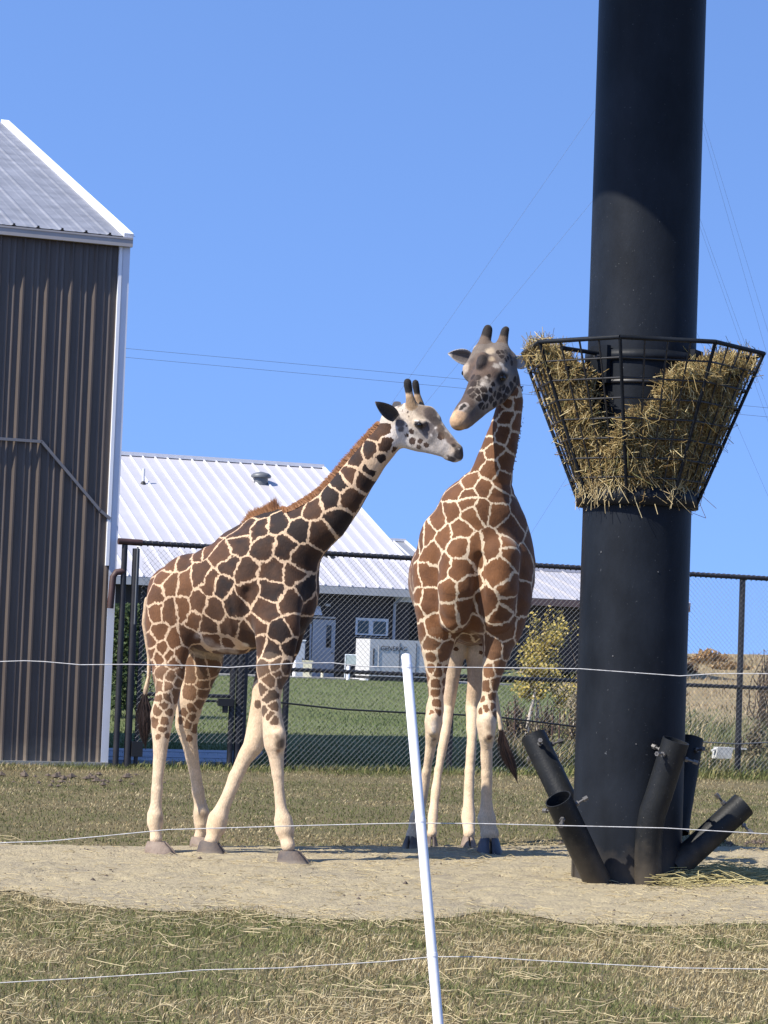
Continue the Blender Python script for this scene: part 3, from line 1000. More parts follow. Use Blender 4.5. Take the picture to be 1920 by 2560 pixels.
fence = empty('chain_link_fence', FP(1.0), 'tall dark chain-link fence with wrapped top rail crossing behind the giraffes', 'fence')
def rail_x(px, d): return W(px, 1450, d).x
def fx(px):
    """x on the fence line seen at pixel column px near mid height"""
    x = 0
    for _ in range(12):
        x = W(px, 1600, fence_y(x)).x
    return x
FH = 2.93
xL, xG = fx(340), fx(604)
xE = 12.0
xTop0 = fx(288)
mb = MB(); mb.tube([FP(xTop0 + 0.08, FH + 0.06), FP(xE, FH)], 0.034, 10); top_rail = mb.build('top_rail', M['fence_pipe'], fence)
def coil(mb, a, b, r, pitch, wr):
    a, b = Vector(a), Vector(b); d = b - a; L = d.length; d.normalize()
    s = d.cross(Vector((0, 0, 1))).normalized(); t = d.cross(s)
    n_ = int(L / pitch * 6)
    pts = [a + d * (L * i / n_) + (s * math.cos(2 * math.pi * i / 6) + t * math.sin(2 * math.pi * i / 6)) * r for i in range(n_ + 1)]
    mb.tube(pts, wr, 4, False)
mb = MB(); coil(mb, FP(xL, FH + 0.055), FP(xE, FH), 0.040, 0.085, 0.009); mb.build('rail_wrap', M['fence_pipe'], top_rail)
mb = MB(); mb.tube([FP(xL, 1.38), FP(xE, 1.30)], 0.026, 8); mid_rail = mb.build('mid_rail', M['black_wire'], fence)
mb = MB(); coil(mb, FP(xG, 1.37), FP(xE, 1.30), 0.032, 0.09, 0.009); mb.build('rail_wrap', M['black_wire'], mid_rail)
for px in (722, 1135, 1855):
    x_ = fx(px)
    mb = MB(); mb.tube([FP(x_, -0.1, -0.03), FP(x_, FH, -0.03)], 0.045, 10); po = mb.build('post', M['fence_pipe'], fence)
    mb = MB(); coil(mb, FP(x_, 0.05, -0.03), FP(x_, FH, -0.03), 0.047, 0.12, 0.006); mb.build('wire_tie', M['galv'], po)
for x_ in (fx(2300), fx(2750)):
    mb = MB(); mb.tube([FP(x_, -0.1, -0.03), FP(x_, FH, -0.03)], 0.045, 10); mb.build('post', M['fence_pipe'], fence)
# loose tension cables
for (pts, mk) in (([(640, 1748), (705, 1757), (850, 1773), (1000, 1781), (1130, 1786), (1240, 1792), (1450, 1818), (1700, 1845)], 'black_wire'),
                  ([(1700, 1845), (1770, 1856), (1845, 1860), (1920, 1856), (2100, 1845)], 'galv')):
    mb = MB(); mb.tube([W(a_, b_, fence_y(fx(a_)) - 0.06) for a_, b_ in pts], 0.014 if mk == 'black_wire' else 0.010, 6)
    mb.build('tension_cable', M[mk], fence)


def mesh_wires(x0, x1, z0, z1, out, wr=0.0020, pitch=0.074, knuckles=True):
    """straight diagonal chain-link wires between x0 and x1 along the fence line"""
    mb = MB()
    k = math.sqrt(1 + 0.16)
    L = (x1 - x0) * k; H = z1 - z0
    for sgn in (1, -1):
        s = -H
        while s < L + H:
            # line z = z0 + (t) , along = s + sgn*t
            pts = []
            t0, t1 = 0.0, H
            if sgn > 0:
                t0 = max(t0, -s); t1 = min(t1, L - s)
            else:
                t0 = max(t0, s - L); t1 = min(t1, s)
            if t1 - t0 > 0.02:
                a = FP(x0 + (s + sgn * t0) / k, z0 + t0, out + sgn * 0.0035)
                b = FP(x0 + (s + sgn * t1) / k, z0 + t1, out + sgn * 0.0035)
                mb.tube([a, b], wr, 3, False, False)
            s += pitch
    return mb


mb = mesh_wires(fx(620), xE, 0.02, FH - 0.02, 0.045)
o = mb.build('chain_mesh', M['galv'], fence); o['kind'] = 'stuff'
# gate at the barn corner
gate = empty('gate', FP(fx(470)), 'black pipe framed chain-link gate beside the barn corner', 'gate')
def gpost(px, z0, z1, r, name='gate_post', mk='fence_pipe', out=0.0):
    x_ = fx(px)
    mb = MB(); mb.tube([FP(x_, z0, out), FP(x_, z1, out)], r, 10)
    return mb.build(name, M[mk], gate)
gpost(302, -0.1, FH + 0.02, 0.040); gpost(331, -0.1, FH - 0.02, 0.050); gpost(352, 0.0, 2.2, 0.030, 'frame_upright')
gpost(586, -0.1, 1.9, 0.042); gpost(603, -0.1, 2.0, 0.048); gpost(617, -0.1, 1.9, 0.036, 'frame_upright')
gpost(330, 1.9, FH, 0.012, 'tension_bar', 'galv', 0.09)
mb = MB(); mb.tube([FP(fx(272), 2.1), FP(fx(276), 2.52), FP(fx(283), 2.58), FP(fx(302), 2.60)], 0.045, 10); mb.build('elbow_pipe', M['fence_rust'], gate)
mb = MB(); mb.tube([FP(fx(285), FH + .065), FP(fx(345), FH + .06)], 0.045, 10); mb.build('rust_rail', M['fence_rust'], gate)
mb = MB(); mb.tube([FP(fx(352), 0.98), FP(fx(586), 0.98)], 0.026, 8); mb.build('gate_bar', M['fence_pipe'], gate)
mb = MB(); mb.tube([FP(fx(352), 0.91), FP(fx(586), 0.91)], 0.016, 8); mb.build('gate_bar', M['fence_pipe'], gate)
mb = MB(); c = FP(fx(567), 0.90, 0.05); mb.box(c, (0.10, 0.04, 0), (-0.01, 0.03, 0), (0, 0, 0.05)); mb.box(c - Vector((0.0, 0, .09)), (0.03, 0.012, 0), (-0.01, 0.02, 0), (0, 0, 0.05))
mb.build('latch', M['black_gap'], gate)
mb = MB(); c = FP(fx(352), 0.25, 0.03); mb.box(c, (0.07, 0.03, 0), (-0.01, 0.03, 0), (0, 0, 0.10)); mb.build('hinge', M['black_gap'], gate)
for z_ in (1.55, 0.75):
    mb = MB(); mb.tube([FP(fx(600), z_, 0.02), FP(fx(620), z_, 0.02)], 0.014, 6); mb.build('hinge', M['galv'], gate)
mb = mesh_wires(fx(345), fx(612), 0.35, FH - 0.02, 0.055)
o = mb.build('chain_mesh', M['galv'], gate); o['kind'] = 'stuff'
# concrete apron behind the gate
for k in range(4):
    a = Vector((-3.3, 0, 0)); y0_ = 33.0 + k * 0.95
    pts = [Vector((-4.2 + 0.0, y0_ - 0.25, 0)), Vector((-1.75, y0_ + 0.70, 0)), Vector((-1.75, y0_ + 0.70 + 0.92, 0)), Vector((-4.2, y0_ - 0.25 + 0.92, 0))]
    mb = MB(); mb.ext([p_ + Vector((0, 0, 0.02)) for p_ in pts], (0, 0, -0.1), (0, 0, 0.03 + 0.008 * (k % 2)))
    o = mb.build('concrete_apron', M['apron'], None, None, True); tag(o, 'pale concrete apron behind the gate in the shadow of the barn', None, None, 'structure')

# ================================================================== vegetation
def leaf_cloud(P, size, col, flat=0.0):
    n = len(P)
    a = RNG.normal(size=(n, 3)); a /= np.linalg.norm(a, axis=1)[:, None]
    b = np.cross(a, RNG.normal(size=(n, 3))); b /= np.linalg.norm(b, axis=1)[:, None]
    a = a * size[:, None]; b = b * (size * 0.6)[:, None]
    V = np.stack([P - a, P + b, P + a, P - b], 1).reshape(-1, 3)
    F = np.arange(n * 4).reshape(-1, 4)
    return V, F, np.repeat(col, 4, 0)


def branch_pts(a, b, wob, n=5):
    a, b = Vector(a), Vector(b)
    out = []
    for i in range(n + 1):
        t_ = i / n
        p = a.lerp(b, t_)
        if 0 < i < n: p = p + Vector((random.gauss(0, wob), random.gauss(0, wob), random.gauss(0, wob * 0.4)))
        out.append(p)
    return out


# young birch-like tree behind the fence
TD = 41.0
tb = W(1338, 1862, TD)
tz = float(height(tb.x, TD)); tb.z = tz
tree = empty('young_tree', tb, 'young pale stemmed tree with sparse yellow leaves behind the fence', 'tree')
fork = W(1340, 1722, TD)
s1 = [W(1312, 1870, TD), W(1322, 1800, TD), W(1335, 1745, TD), W(1340, 1715, TD), W(1350, 1640, TD + .1), W(1362, 1560, TD + .1), W(1375, 1515, TD)]
s2 = [W(1342, 1870, TD + .2), W(1342, 1800, TD + .2), W(1345, 1745, TD + .2), W(1348, 1715, TD + .2), W(1400, 1640, TD + .3), W(1412, 1560, TD + .3), W(1402, 1510, TD + .2)]
s3 = [W(1420, 1905, TD - .2), W(1428, 1850, TD - .2), W(1438, 1800, TD - .2), W(1446, 1740, TD - .1), W(1440, 1660, TD), W(1424, 1600, TD)]
def taper(r0, r1, n_): return [r0 + (r1 - r0) * i / (n_ - 1) for i in range(n_)]
for s, nb_ in ((s1, 4), (s2, 4), (s3, 3)):
    rr_ = taper(0.038, 0.008, len(s))
    mb = MB(); mb.tube(s[:nb_], rr_[:nb_], 8); tk = mb.build('trunk', M['birch'], tree)
    mb = MB(); mb.tube(s[nb_ - 1:], [v * 0.7 for v in rr_[nb_ - 1:]], 6); mb.build('limb', M['twig'], tk)
mbb = MB(); LP = []
for (x_, y_, n_, sx, sy) in ((1372, 1600, 9, 30, 40), (1408, 1570, 8, 24, 40), (1330, 1655, 9, 30, 35), (1395, 1665, 9, 36, 40), (1345, 1700, 8, 36, 25), (1300, 1700, 6, 22, 24), (1425, 1720, 7, 26, 30), (1310, 1630, 6, 22, 24), (1330, 1585, 5, 18, 26)):
    for k in range(n_):
        tip = W(x_ + random.gauss(0, sx * 0.7), y_ + random.gauss(0, sy * 0.7), TD + random.gauss(0, 0.28))
        base = W(1350 + (x_ - 1350) * 0.55, y_ + 45, TD + .1)
        br = branch_pts(base, tip, 0.03, 3)
        mbb.tube(br, taper(0.010, 0.003, 4), 4, False)
        for t_ in np.linspace(0.15, 1.08, 48):
            c_ = base.lerp(tip, t_)
            LP.append((c_.x + random.gauss(0, 0.06), c_.y + random.gauss(0, 0.06), c_.z + random.gauss(0, 0.06)))
mbb.build('twigs', M['twig'], tree)
LP = np.array(LP); n = len(LP)
c = mixc((0.52, 0.40, 0.10), (0.33, 0.28, 0.075), RNG.random(n))
k = RNG.random(n) < 0.15; c[k] = (0.56, 0.45, 0.18)
V, F, C = leaf_cloud(LP, 0.022 + 0.018 * RNG.random(n), c)
link('crown', np_mesh('crown', V, F, 4, False, C), M['leaf'], tree)

# dark evergreen shrub behind the gate
hb = W(300, 1700, 48); hz_ = float(height(hb.x, 48))
sh = empty('evergreen_shrub', (hb.x, 48, hz_), 'dark dense evergreen shrub behind the gate posts', 'shrub')
mb = MB(); mb.tube([(hb.x, 48, hz_ - 0.1), (hb.x + .05, 48, hz_ + 1.6)], [0.06, 0.02], 8); mb.build('trunk', M['twig'], sh)
n = 5200
P = np.stack([RNG.normal(size=n) * 0.27 + hb.x, 48 + RNG.normal(size=n) * 0.3, hz_ + 0.15 + 2.1 * RNG.random(n) ** 0.9], 1)
V, F, C = leaf_cloud(P, 0.03 + 0.03 * RNG.random(n), mixc((0.035, 0.06, 0.025), (0.10, 0.135, 0.055), RNG.random(n)))
link('crown', np_mesh('crown', V, F, 4, False, C), M['leaf'], sh)

# tall weeds on the right-hand hill side and at the fence foot
VV, TT, CC = [], [], []
off = 0
def add_bl(V, T, C):
    global off
    VV.append(V); TT.append(T + off); CC.append(C); off += len(V)
n = 42000
t_ = RNG.random(n) ** 1.6
y = 36.0 + 88 * t_
px = RNG.uniform(1180, 2400, n)
x = (px - 960) / 6000 * y
keep = (y > fence_y(x) + 0.25) & ((px > 1470 + RNG.normal(size=n) * 40) | (y < 46)) & (px > 1240)
x, y = x[keep], y[keep]; n = len(x)
z = height(x, y) - 0.02
L = (0.22 + 0.45 * RNG.random(n)) * (0.5 + 1.0 * vnoise(x, y, 3, 61)) * np.where(y < 46, 0.85, 1.0) * (1 - 0.62 * sstep(50, 62, y)) * (1 + 0.5 * sstep(88, 110, y))
tan = sstep(0.35, 0.65, vnoise(x, y, 4, 62) * 0.5 + RNG.random(n) * 0.35 + 0.30 * sstep(55, 80, y) + 0.1)
c = mixc((0.105, 0.125, 0.055), (0.30, 0.225, 0.13), tan)
k = RNG.random(n) < 0.12; c[k] = (0.45, 0.36, 0.22)
add_bl(*blades(np.stack([x, y, z], 1), RNG.uniform(0, 6.28, n), np.abs(RNG.normal(size=n)) * 0.35, L, (0.010 + 0.016 * RNG.random(n)) * (1 + 0.7 * (y > 60)), c, 0.7))
# rough growth along the fence foot
n = 9000
x = RNG.uniform(-3.2, 8.5, n)
y = fence_y(x) + RNG.normal(size=n) * 0.22
keep = (RNG.random(n) < np.where(x > 2.0, 0.9, 0.45))
x, y = x[keep], y[keep]; n = len(x)
L = (0.05 + 0.12 * RNG.random(n)) * np.where(x > 2.2, 1.7, 1.0)
c = mixc((0.12, 0.16, 0.05), (0.28, 0.24, 0.11), RNG.random(n))
add_bl(*blades(np.stack([x, y, np.full(n, -0.01)], 1), RNG.uniform(0, 6.28, n), np.abs(RNG.normal(size=n)) * 0.6, L, 0.008 + 0.010 * RNG.random(n), c, 0.8))
o = link('weeds', np_mesh('weeds', np.concatenate(VV), np.concatenate(TT), 3, False, np.concatenate(CC)), M['grass'])
tag(o, 'tall rank green and tan weeds behind the right part of the fence', 'weeds', None, 'stuff')

# lawn grass texture beyond the fence
n = 60000
px = RNG.uniform(180, 1560, n); y = 33.5 + 42 * RNG.random(n) ** 1.5
x = (px - 960) / 6000 * y
keep = (y > fence_y(x) + 0.2)
x, y = x[keep], y[keep]; n = len(x)
g = vnoise(x, y, 2.2, 71) * 0.5 + RNG.random(n) * 0.5
c = mixc((0.080, 0.125, 0.038), (0.18, 0.195, 0.085), g)
V, T, C = blades(np.stack([x, y, height(x, y) - 0.003], 1), RNG.uniform(0, 6.28, n), np.abs(RNG.normal(size=n)) * 0.5, 0.03 + 0.05 * RNG.random(n), 0.010 + 0.012 * RNG.random(n), c, 0.5)
o = link('lawn_grass', np_mesh('lawn_grass', V, T, 3, False, C), M['grass'])
tag(o, 'mown green lawn grass behind the chain-link fence', 'grass', None, 'stuff')


def bush(name, label, px, py_top, d, wpx, col_a, col_b, nleaf, leafs, upright=0.6, stems=40):
    b = W(px, py_top, d); gz_ = float(height(b.x, d))
    H = max(0.3, b.z - gz_); wd = wpx / 6000 * d
    e = empty(name, (b.x, d, gz_), label, 'bush')
    mb = MB(); P = []
    for k in range(stems):
        a = random.uniform(0, 6.28); rr = random.random()
        hh = H * (1.0 - 0.55 * rr ** 1.5) * random.uniform(0.75, 1.03)
        tip = Vector((b.x + math.cos(a) * rr * wd / 2, d + math.sin(a) * rr * wd * 0.35, gz_ + hh))
        base = Vector((b.x + math.cos(a) * rr * wd / 2 * (1 - upright), d + math.sin(a) * rr * wd * 0.2, gz_ - 0.05))
        s = branch_pts(base, tip, 0.04 * H, 4)
        mb.tube(s, taper(0.012 * (1 + d / 80), 0.004 * (1 + d / 60), 5), 4, False)
        for _ in range(max(1, nleaf // stems)):
            t_ = random.uniform(0.25, 1.02); c_ = base.lerp(tip, t_)
            P.append((c_.x + random.gauss(0, 0.05 * H), c_.y + random.gauss(0, 0.05 * H), c_.z + random.gauss(0, 0.04 * H)))
    mb.build('stems', M['twig'], e)
    P = np.array(P); n_ = len(P)
    V, F, C = leaf_cloud(P, leafs * (0.6 + 0.8 * RNG.random(n_)), mixc(col_a, col_b, RNG.random(n_)))
    link('foliage', np_mesh('foliage', V, F, 4, False, C), M['leaf'], e)


bush('dry_bush', 'rounded rust tan dry bush on the skyline right of the pole', 1772, 1622, 105, 130, (0.34, 0.20, 0.09), (0.45, 0.31, 0.16), 1800, 0.07, 0.5, 60)
bush('dry_bush', 'low wide tan dry bush on the skyline left of the right fence post', 1830, 1652, 100, 120, (0.34, 0.22, 0.11), (0.42, 0.31, 0.17), 1200, 0.06, 0.5, 50)
bush('dry_bush', 'open twiggy dark stalked bush at the far right behind the fence', 1915, 1610, 52, 110, (0.16, 0.11, 0.08), (0.30, 0.21, 0.13), 420, 0.03, 0.3, 26)
bush('dry_bush', 'dark brown seed headed bush beside the pole on the hill', 1728, 1655, 95, 60, (0.10, 0.06, 0.045), (0.25, 0.17, 0.10), 500, 0.06, 0.6, 30)
bush('weed_bush', 'green leafy weed clump at the fence foot right of the giraffe', 1395, 1830, 37.5, 110, (0.11, 0.15, 0.05), (0.26, 0.24, 0.12), 1300, 0.03, 0.5, 30)
bush('weed_bush', 'brown leafless weed clump behind the fence left of the pole', 1290, 1740, 40, 120, (0.20, 0.15, 0.10), (0.32, 0.25, 0.16), 700, 0.025, 0.5, 40)
bush('weed_bush', 'brown dry weed clump under the young tree', 1365, 1745, 39.2, 110, (0.19, 0.15, 0.095), (0.30, 0.25, 0.15), 900, 0.025, 0.5, 44)
bush('weed_bush', 'tall brown weed clump hard against the left edge of the pole', 1445, 1720, 39.8, 110, (0.19, 0.155, 0.09), (0.32, 0.26, 0.15), 900, 0.026, 0.5, 44)
bush('weed_bush', 'grey green weed clump just right of the pole base', 1770, 1880, 38.0, 120, (0.12, 0.15, 0.06), (0.28, 0.25, 0.13), 1300, 0.03, 0.5, 30)
bush('weed_bush', 'grey tan weed clump right of the right fence post', 1895, 1800, 38.5, 130, (0.14, 0.14, 0.08), (0.30, 0.24, 0.15), 1300, 0.03, 0.5, 36)

# rusty stakes behind the fence
for (px, y0, y1, lab) in ((1288, 1775, 1880, 'thin rusty stake left of the young tree stems'), (1382, 1785, 1860, 'thin rusty stake right of the young tree stems'),
                          (1400, 1780, 1880, 'dark stake nearest the black pole')):
    d_ = 37.2; a, b = W(px, y0, d_), W(px, y1, d_)
    mb = MB(); mb.tube([(a.x, d_, float(height(a.x, d_)) - 0.1), (a.x, d_, a.z)], 0.016, 6)
    o = mb.build('stake', M['rust_steel'], None, (a.x, d_, 0)); tag(o, lab, 'stake', 'thin stakes behind the fence')
# broken pale box among the weeds
a = W(1806, 1882, 36.6)
mb = MB(); mb.box(a, (0.12, 0.02, 0), (-0.02, 0.09, 0), (0.012, 0, 0.085)); bx = mb.build('lid_box', M['pale_scrap'], None, (a.x, a.y, 0.0))
tag(bx, 'broken pale plastic box lying in the weeds right of the pole', 'box')
mb = MB(); mb.box(a + Vector((0.22, 0.03, 0.07)), (0.14, 0.02, 0), (-0.01, 0.03, 0), (0, 0, 0.012)); mb.box(a + Vector((-0.12, -.05, 0.05)), (0.05, 0.01, 0.02), (-0.01, 0.03, 0), (0, 0, 0.012)); mb.build('flap', M['pale_scrap'], bx)

# ================================================================== lines in the sky
def line(name, label, cat, pts, r, group):
    mb = MB(); mb.tube(pts, r, 5, False)
    o = mb.build(name, M['cable'], None, pts[0]); tag(o, label, cat, group)
def sag(a, b, s, n_=16):
    a, b = Vector(a), Vector(b)
    return [a.lerp(b, i / n_) - Vector((0, 0, s * 4 * (i / n_) * (1 - i / n_))) for i in range(n_ + 1)]
pl = 'power lines crossing behind the giraffes'
line('power_line', 'upper power line passing behind the heads of both giraffes', 'power line', sag(W(-600, 790, 150), W(2600, 1085, 150), -0.1, 24), 0.011, pl)
line('power_line', 'lower power line passing behind the heads of both giraffes', 'power line', sag(W(-600, 812, 150), W(2600, 1108, 150), -0.1, 24), 0.011, pl)
MX = W(1608, 500, 190)
mast = empty('mast', (MX.x, 190, 2), 'slender steel mast standing far behind the black pole', 'mast')
mb = MB(); mb.tube([(MX.x, 190, 1), (MX.x, 190, 66)], 0.16, 6); mb.build('tower', M['mast'], mast)
mb = MB(); mb.tube([(MX.x, 190, 66), (MX.x, 190, 69)], [0.07, 0.02], 6); mb.build('tip', M['mast'], mast)
def mz(py): return W(1608, py, 190).z
gw = 'guy wires of the far mast'
def guy(lab, p1, p2):
    """guy wire through two pixels, in the vertical plane of the mast, from the mast down to the ground"""
    a, b = W(*p1, 190), W(*p2, 190)
    d_ = b - a
    t0 = (MX.x - a.x) / d_.x
    top = a + d_ * t0
    tg = (0.5 - a.z) / d_.z
    line('guy_wire', lab, 'guy wire', [top, a + d_ * tg], 0.0085, gw)
guy('guy wire falling left from high beside the pole past the walking giraffe\'s horns', (1470, 299), (1036, 926))
guy('guy wire falling left below the highest one past the right giraffe\'s horns', (1481, 503), (1070, 1001))
guy('lowest guy wire on the left, between giraffe shoulder and basket', (1418, 1192), (1337, 1319))
guy('highest guy wire on the right of the pole', (1768, 360), (1910, 860))
guy('second guy wire on the right of the pole', (1774, 350), (1920, 830))
guy('third guy wire on the right of the pole', (1758, 590), (1905, 1010))
guy('fourth guy wire on the right of the pole', (1762, 580), (1920, 1020))
guy('lowest guy wire on the right of the pole', (1750, 850), (1920, 1240))
# ================================================================== feeder pole
PD = 17.9
PB = W(1566, 2150, PD); PB.z = 0
PRAD = 0.405
pole = empty('feeder_pole', PB, 'massive matte black steel pole with angled pipe sockets round its foot', 'pole')
def ring_tube(mb, prof, n=64):
    vs, fs = [], []
    for r_, z_ in prof:
        for k in range(n):
            w = 2 * math.pi * k / n
            vs.append((PB.x + r_ * math.cos(w), PB.y + r_ * math.sin(w), z_))
    for i in range(len(prof) - 1):
        for k in range(n):
            k2 = (k + 1) % n
            fs.append((i * n + k, i * n + k2, (i + 1) * n + k2, (i + 1) * n + k))
    mb.add(vs, fs, True)
CANZ = 8.7
mb = MB(); ring_tube(mb, [(PRAD, -0.1), (PRAD, 1.5), (PRAD, 3.5), (PRAD, 5.0), (PRAD, CANZ)]); mb.build('shaft', M['black_paint'], pole)
# round shade roof at its top, out of the picture; its rim shades the upper shaft
shade_z = W(1560, 478, PD - 0.35).z
CR = (CANZ - shade_z) / math.tan(SUN_EL) + PRAD
mb = MB(); ring_tube(mb, [(CR, CANZ), (CR, CANZ + 0.12), (0.02, CANZ + 1.6)], 72); ring_tube(mb, [(0.02, CANZ + 0.02), (CR, CANZ)], 72); mb.build('canopy', M['grey_roof'], pole)
# pipe sockets
def bolt(parent, p, d, L=0.10, r=0.016):
    p = Vector(p); d = Vector(d).normalized()
    mb = MB(); mb.tube([p - d * 0.02, p + d * L], r * 0.55, 8)
    mb.tube([p + d * (L - 0.035), p + d * L], r * 1.15, 6, True, False)
    mb.tube([p + d * 0.005, p + d * 0.025], r * 1.25, 6, True, False)
    mb.build('bolt', M['bolt'], parent)
PR = 0.098
def socket(lab, pts, bolts):
    mb = MB(); mb.pipe(pts, PR, 0.008, 28)
    o = mb.build('pipe_socket', M['black_pipe'], pole); o['label'] = lab
    p0, p1 = Vector(pts[-1]), Vector(pts[-2]); ax = (p0 - p1).normalized()
    for ang in bolts:
        s = ax.cross(Vector((0, 1, 0))).normalized(); t_ = ax.cross(s).normalized()
        d = s * math.cos(ang) + t_ * math.sin(ang)
        bolt(o, p0 - ax * 0.11 + d * PR, d)
def Gz(px, py, d):
    p = W(px, py, d); return p
socket('pipe socket leaning back to the left', [W(1462, 2108, 18.05), W(1450, 2080, 18.1), W(1333, 1840, 18.38)], (3.5, -1.0, 1.7))
p_b = W(1494, 2205, 17.47)
socket('pipe socket leaning towards the viewer at the left', [p_b, p_b.lerp(W(1395, 1997, 17.2), 0.5), W(1395, 1997, 17.2)], (3.3, -0.9, 1.2))
socket('bent pipe socket on the front right', [W(1620, 2215, 17.5), W(1620, 2140, 17.47), W(1623, 2080, 17.45), W(1632, 2030, 17.43), W(1648, 1985, 17.42), W(1690, 1851, 17.36)], (3.1, -0.85, 0.9))
socket('pipe socket hidden behind the bent one', [W(1690, 2080, 18.1), W(1696, 2030, 18.15), W(1727, 1846, 18.32)], (0.2, 2.0))
socket('pipe socket leaning out to the right', [W(1690, 2168, 17.75), W(1712, 2147, 17.76), W(1859, 2011, 17.85)], (2.9, 0.1, -1.4))
# base skirt gusset at the left foot
mb = MB(); a = W(1434, 2193, 17.8); mb.box((a.x + 0.05, a.y, 0.17), (0.06, 0, 0), (0, 0.008, 0), (0, 0, 0.18)); mb.build('gusset', M['black_paint'], pole)
for (px, py, dd) in ((1590, 1860, 17.5), (1530, 1640, 17.52), (1500, 1380, 17.6), (1640, 1430, 17.55), (1668, 2137, 17.4)):
    p = W(px, py, dd); dv = Vector((p.x - PB.x, p.y - PB.y, 0)).normalized()
    q_ = Vector((PB.x, PB.y, p.z)) + dv * PRAD
    mb = MB(); mb.tube([q_ - dv * .002, q_ + dv * .004], 0.006, 6); mb.build('rivet', M['bolt'], pole)

# hay basket
BZT = W(1608, 884, PD).z
BZB = W(1590, 1252, PD).z
RT, RB = 0.912, 0.455
A0 = -16.0
def oct_pt(phi_deg, h):
    """point on the octagonal basket wall; phi from the viewer's side towards the right; h 0 bottom .. 1 top"""
    r_ = RB + (RT - RB) * h
    a = (phi_deg - A0) % 45.0
    r_ = r_ * math.cos(R(22.5)) / math.cos(R(a - 22.5))
    w = R(phi_deg)
    return Vector((PB.x + r_ * math.sin(w), PB.y - r_ * math.cos(w), BZB + (BZT - BZB) * h))
basket = empty('hay_basket', (PB.x, PB.y, BZB), 'black octagonal wire hay basket ringing the pole', 'hay basket')
mb = MB(); vt = [oct_pt(A0 + 45 * k, 1.0) for k in range(8)]
for k in range(8): mb.tube([vt[k], vt[(k + 1) % 8]], 0.017, 8)
mb.build('rim', M['black_paint'], basket)
for k in range(8):
    mb = MB(); mb.tube([oct_pt(A0 + 45 * k, -0.02), oct_pt(A0 + 45 * k, 1.0)], 0.013, 8); mb.build('upright', M['black_paint'], basket)
    mb = MB()
    for j in range(1, 4):
        ph = A0 + 45 * k + 45 * j / 4
        mb.tube([oct_pt(ph, 0.0), oct_pt(ph, 1.0)], 0.0078, 5, False)
    for j in range(1, 8):
        h = j / 8
        mb.tube([oct_pt(A0 + 45 * k, h), oct_pt(A0 + 45 * (k + 1) - 0.01, h)], 0.0078, 5, False)
    mb.build('wire_panel', M['black_wire'], basket)
mb = MB(); ring_tube(mb, [(PRAD + 0.004, BZB + 0.07), (RB, BZB + 0.07), (RB, BZB - 0.055), (PRAD + 0.004, BZB - 0.055)], 48); mb.build('collar', M['black_paint'], basket)
mb = MB(); ring_tube(mb, [(PRAD + 0.003, BZT - 0.10), (PRAD + 0.02, BZT - 0.10), (PRAD + 0.02, BZT - 0.02), (PRAD + 0.003, BZT - 0.02)], 48); mb.build('clamp_band', M['black_paint'], basket)
mb = MB(); ring_tube(mb, [(PRAD + 0.003, BZT - 0.27), (PRAD + 0.012, BZT - 0.27), (PRAD + 0.012, BZT - 0.24), (PRAD + 0.003, BZT - 0.24)], 48); mb.build('clamp_band', M['black_wire'], basket)
for ph in (-50, 62, 140, -140):
    w = R(ph); dv = Vector((math.sin(w), -math.cos(w), 0)); sv = Vector((math.cos(w), math.sin(w), 0))
    mb = MB()
    for dz in (-0.05, -0.19):
        a_ = Vector((PB.x, PB.y, BZT + dz)) + dv * PRAD; b_ = oct_pt(ph, 1 + dz / (BZT - BZB)); b_.z = BZT + dz
        mb.tube([a_, b_], 0.017, 6)
    br = mb.build('bracket_arm', M['black_paint'], basket)
    mb = MB(); mb.box(Vector((PB.x, PB.y, BZT - 0.13)) + dv * (PRAD + 0.03), sv * 0.085, dv * 0.02, Vector((0, 0, 0.14))); mb.build('bracket_plate', M['black_paint'], br)
    mb = MB()
    for dz in (-0.07, -0.19):
        c_ = Vector((PB.x, PB.y, BZT + dz)) + dv * (PRAD + 0.05); mb.tube([c_, c_ + dv * 0.03], 0.022, 6, True, False)
    mb.build('bolt', M['bolt'], br)

# hay
LV = [(-180, .55), (-150, .6), (-120, .92), (-100, 1.02), (-75, 1.0), (-62, .97), (-57, .87), (-47, .84), (-43, .55), (-38, .36), (-31, .26), (-24, .34), (-17, .47), (-8, .50), (0, .53), (7, .58), (11, .72), (20, .79), (28, .80), (38, .83), (50, .90), (60, .92), (70, .88), (80, .95), (92, 1.0), (110, .95), (130, .8), (160, .6), (180, .55)]
lvx = np.array([a for a, b in LV]); lvy = np.array([b for a, b in LV])
def level(ph): return np.interp(((ph + 180) % 360) - 180, lvx, lvy)
phs = np.arange(-180, 180, 3.0); nh = 16
Vc = []; 
for ph in phs:
    lv = float(level(ph)) - 0.03
    for j in range(nh):
        h = lv * j / (nh - 1)
        p = oct_pt(ph, max(h, 0.02)); dv = Vector((PB.x, PB.y, p.z)) - p; dv.normalize()
        p = p + dv * (0.022 + 0.065 * float(vnoise(ph * 0.012, h * 0.9, 0.13, 77)) + random.uniform(0, 0.03))
        Vc.append(tuple(p))
    p = oct_pt(ph, lv); dv = Vector((PB.x, PB.y, p.z)) - p; gap = dv.length; dv.normalize()
    for j in (0.35, 0.65, 0.98):
        # left hand side leans on the wire only: the pole side is hollow
        hollow = 0.45 if -85 < ((ph + 180) % 360) - 180 < -34 else 0.10
        Vc.append(tuple(p + dv * ((gap - PRAD) * j) - Vector((0, 0, hollow * j * j - random.uniform(-0.02, 0.03)))))
m_ = nh + 3; npn = len(phs)
ii = np.arange(npn)[:, None] * m_ + np.arange(m_ - 1)[None]
jj = ((np.arange(npn) + 1) % npn)[:, None] * m_ + np.arange(m_ - 1)[None]
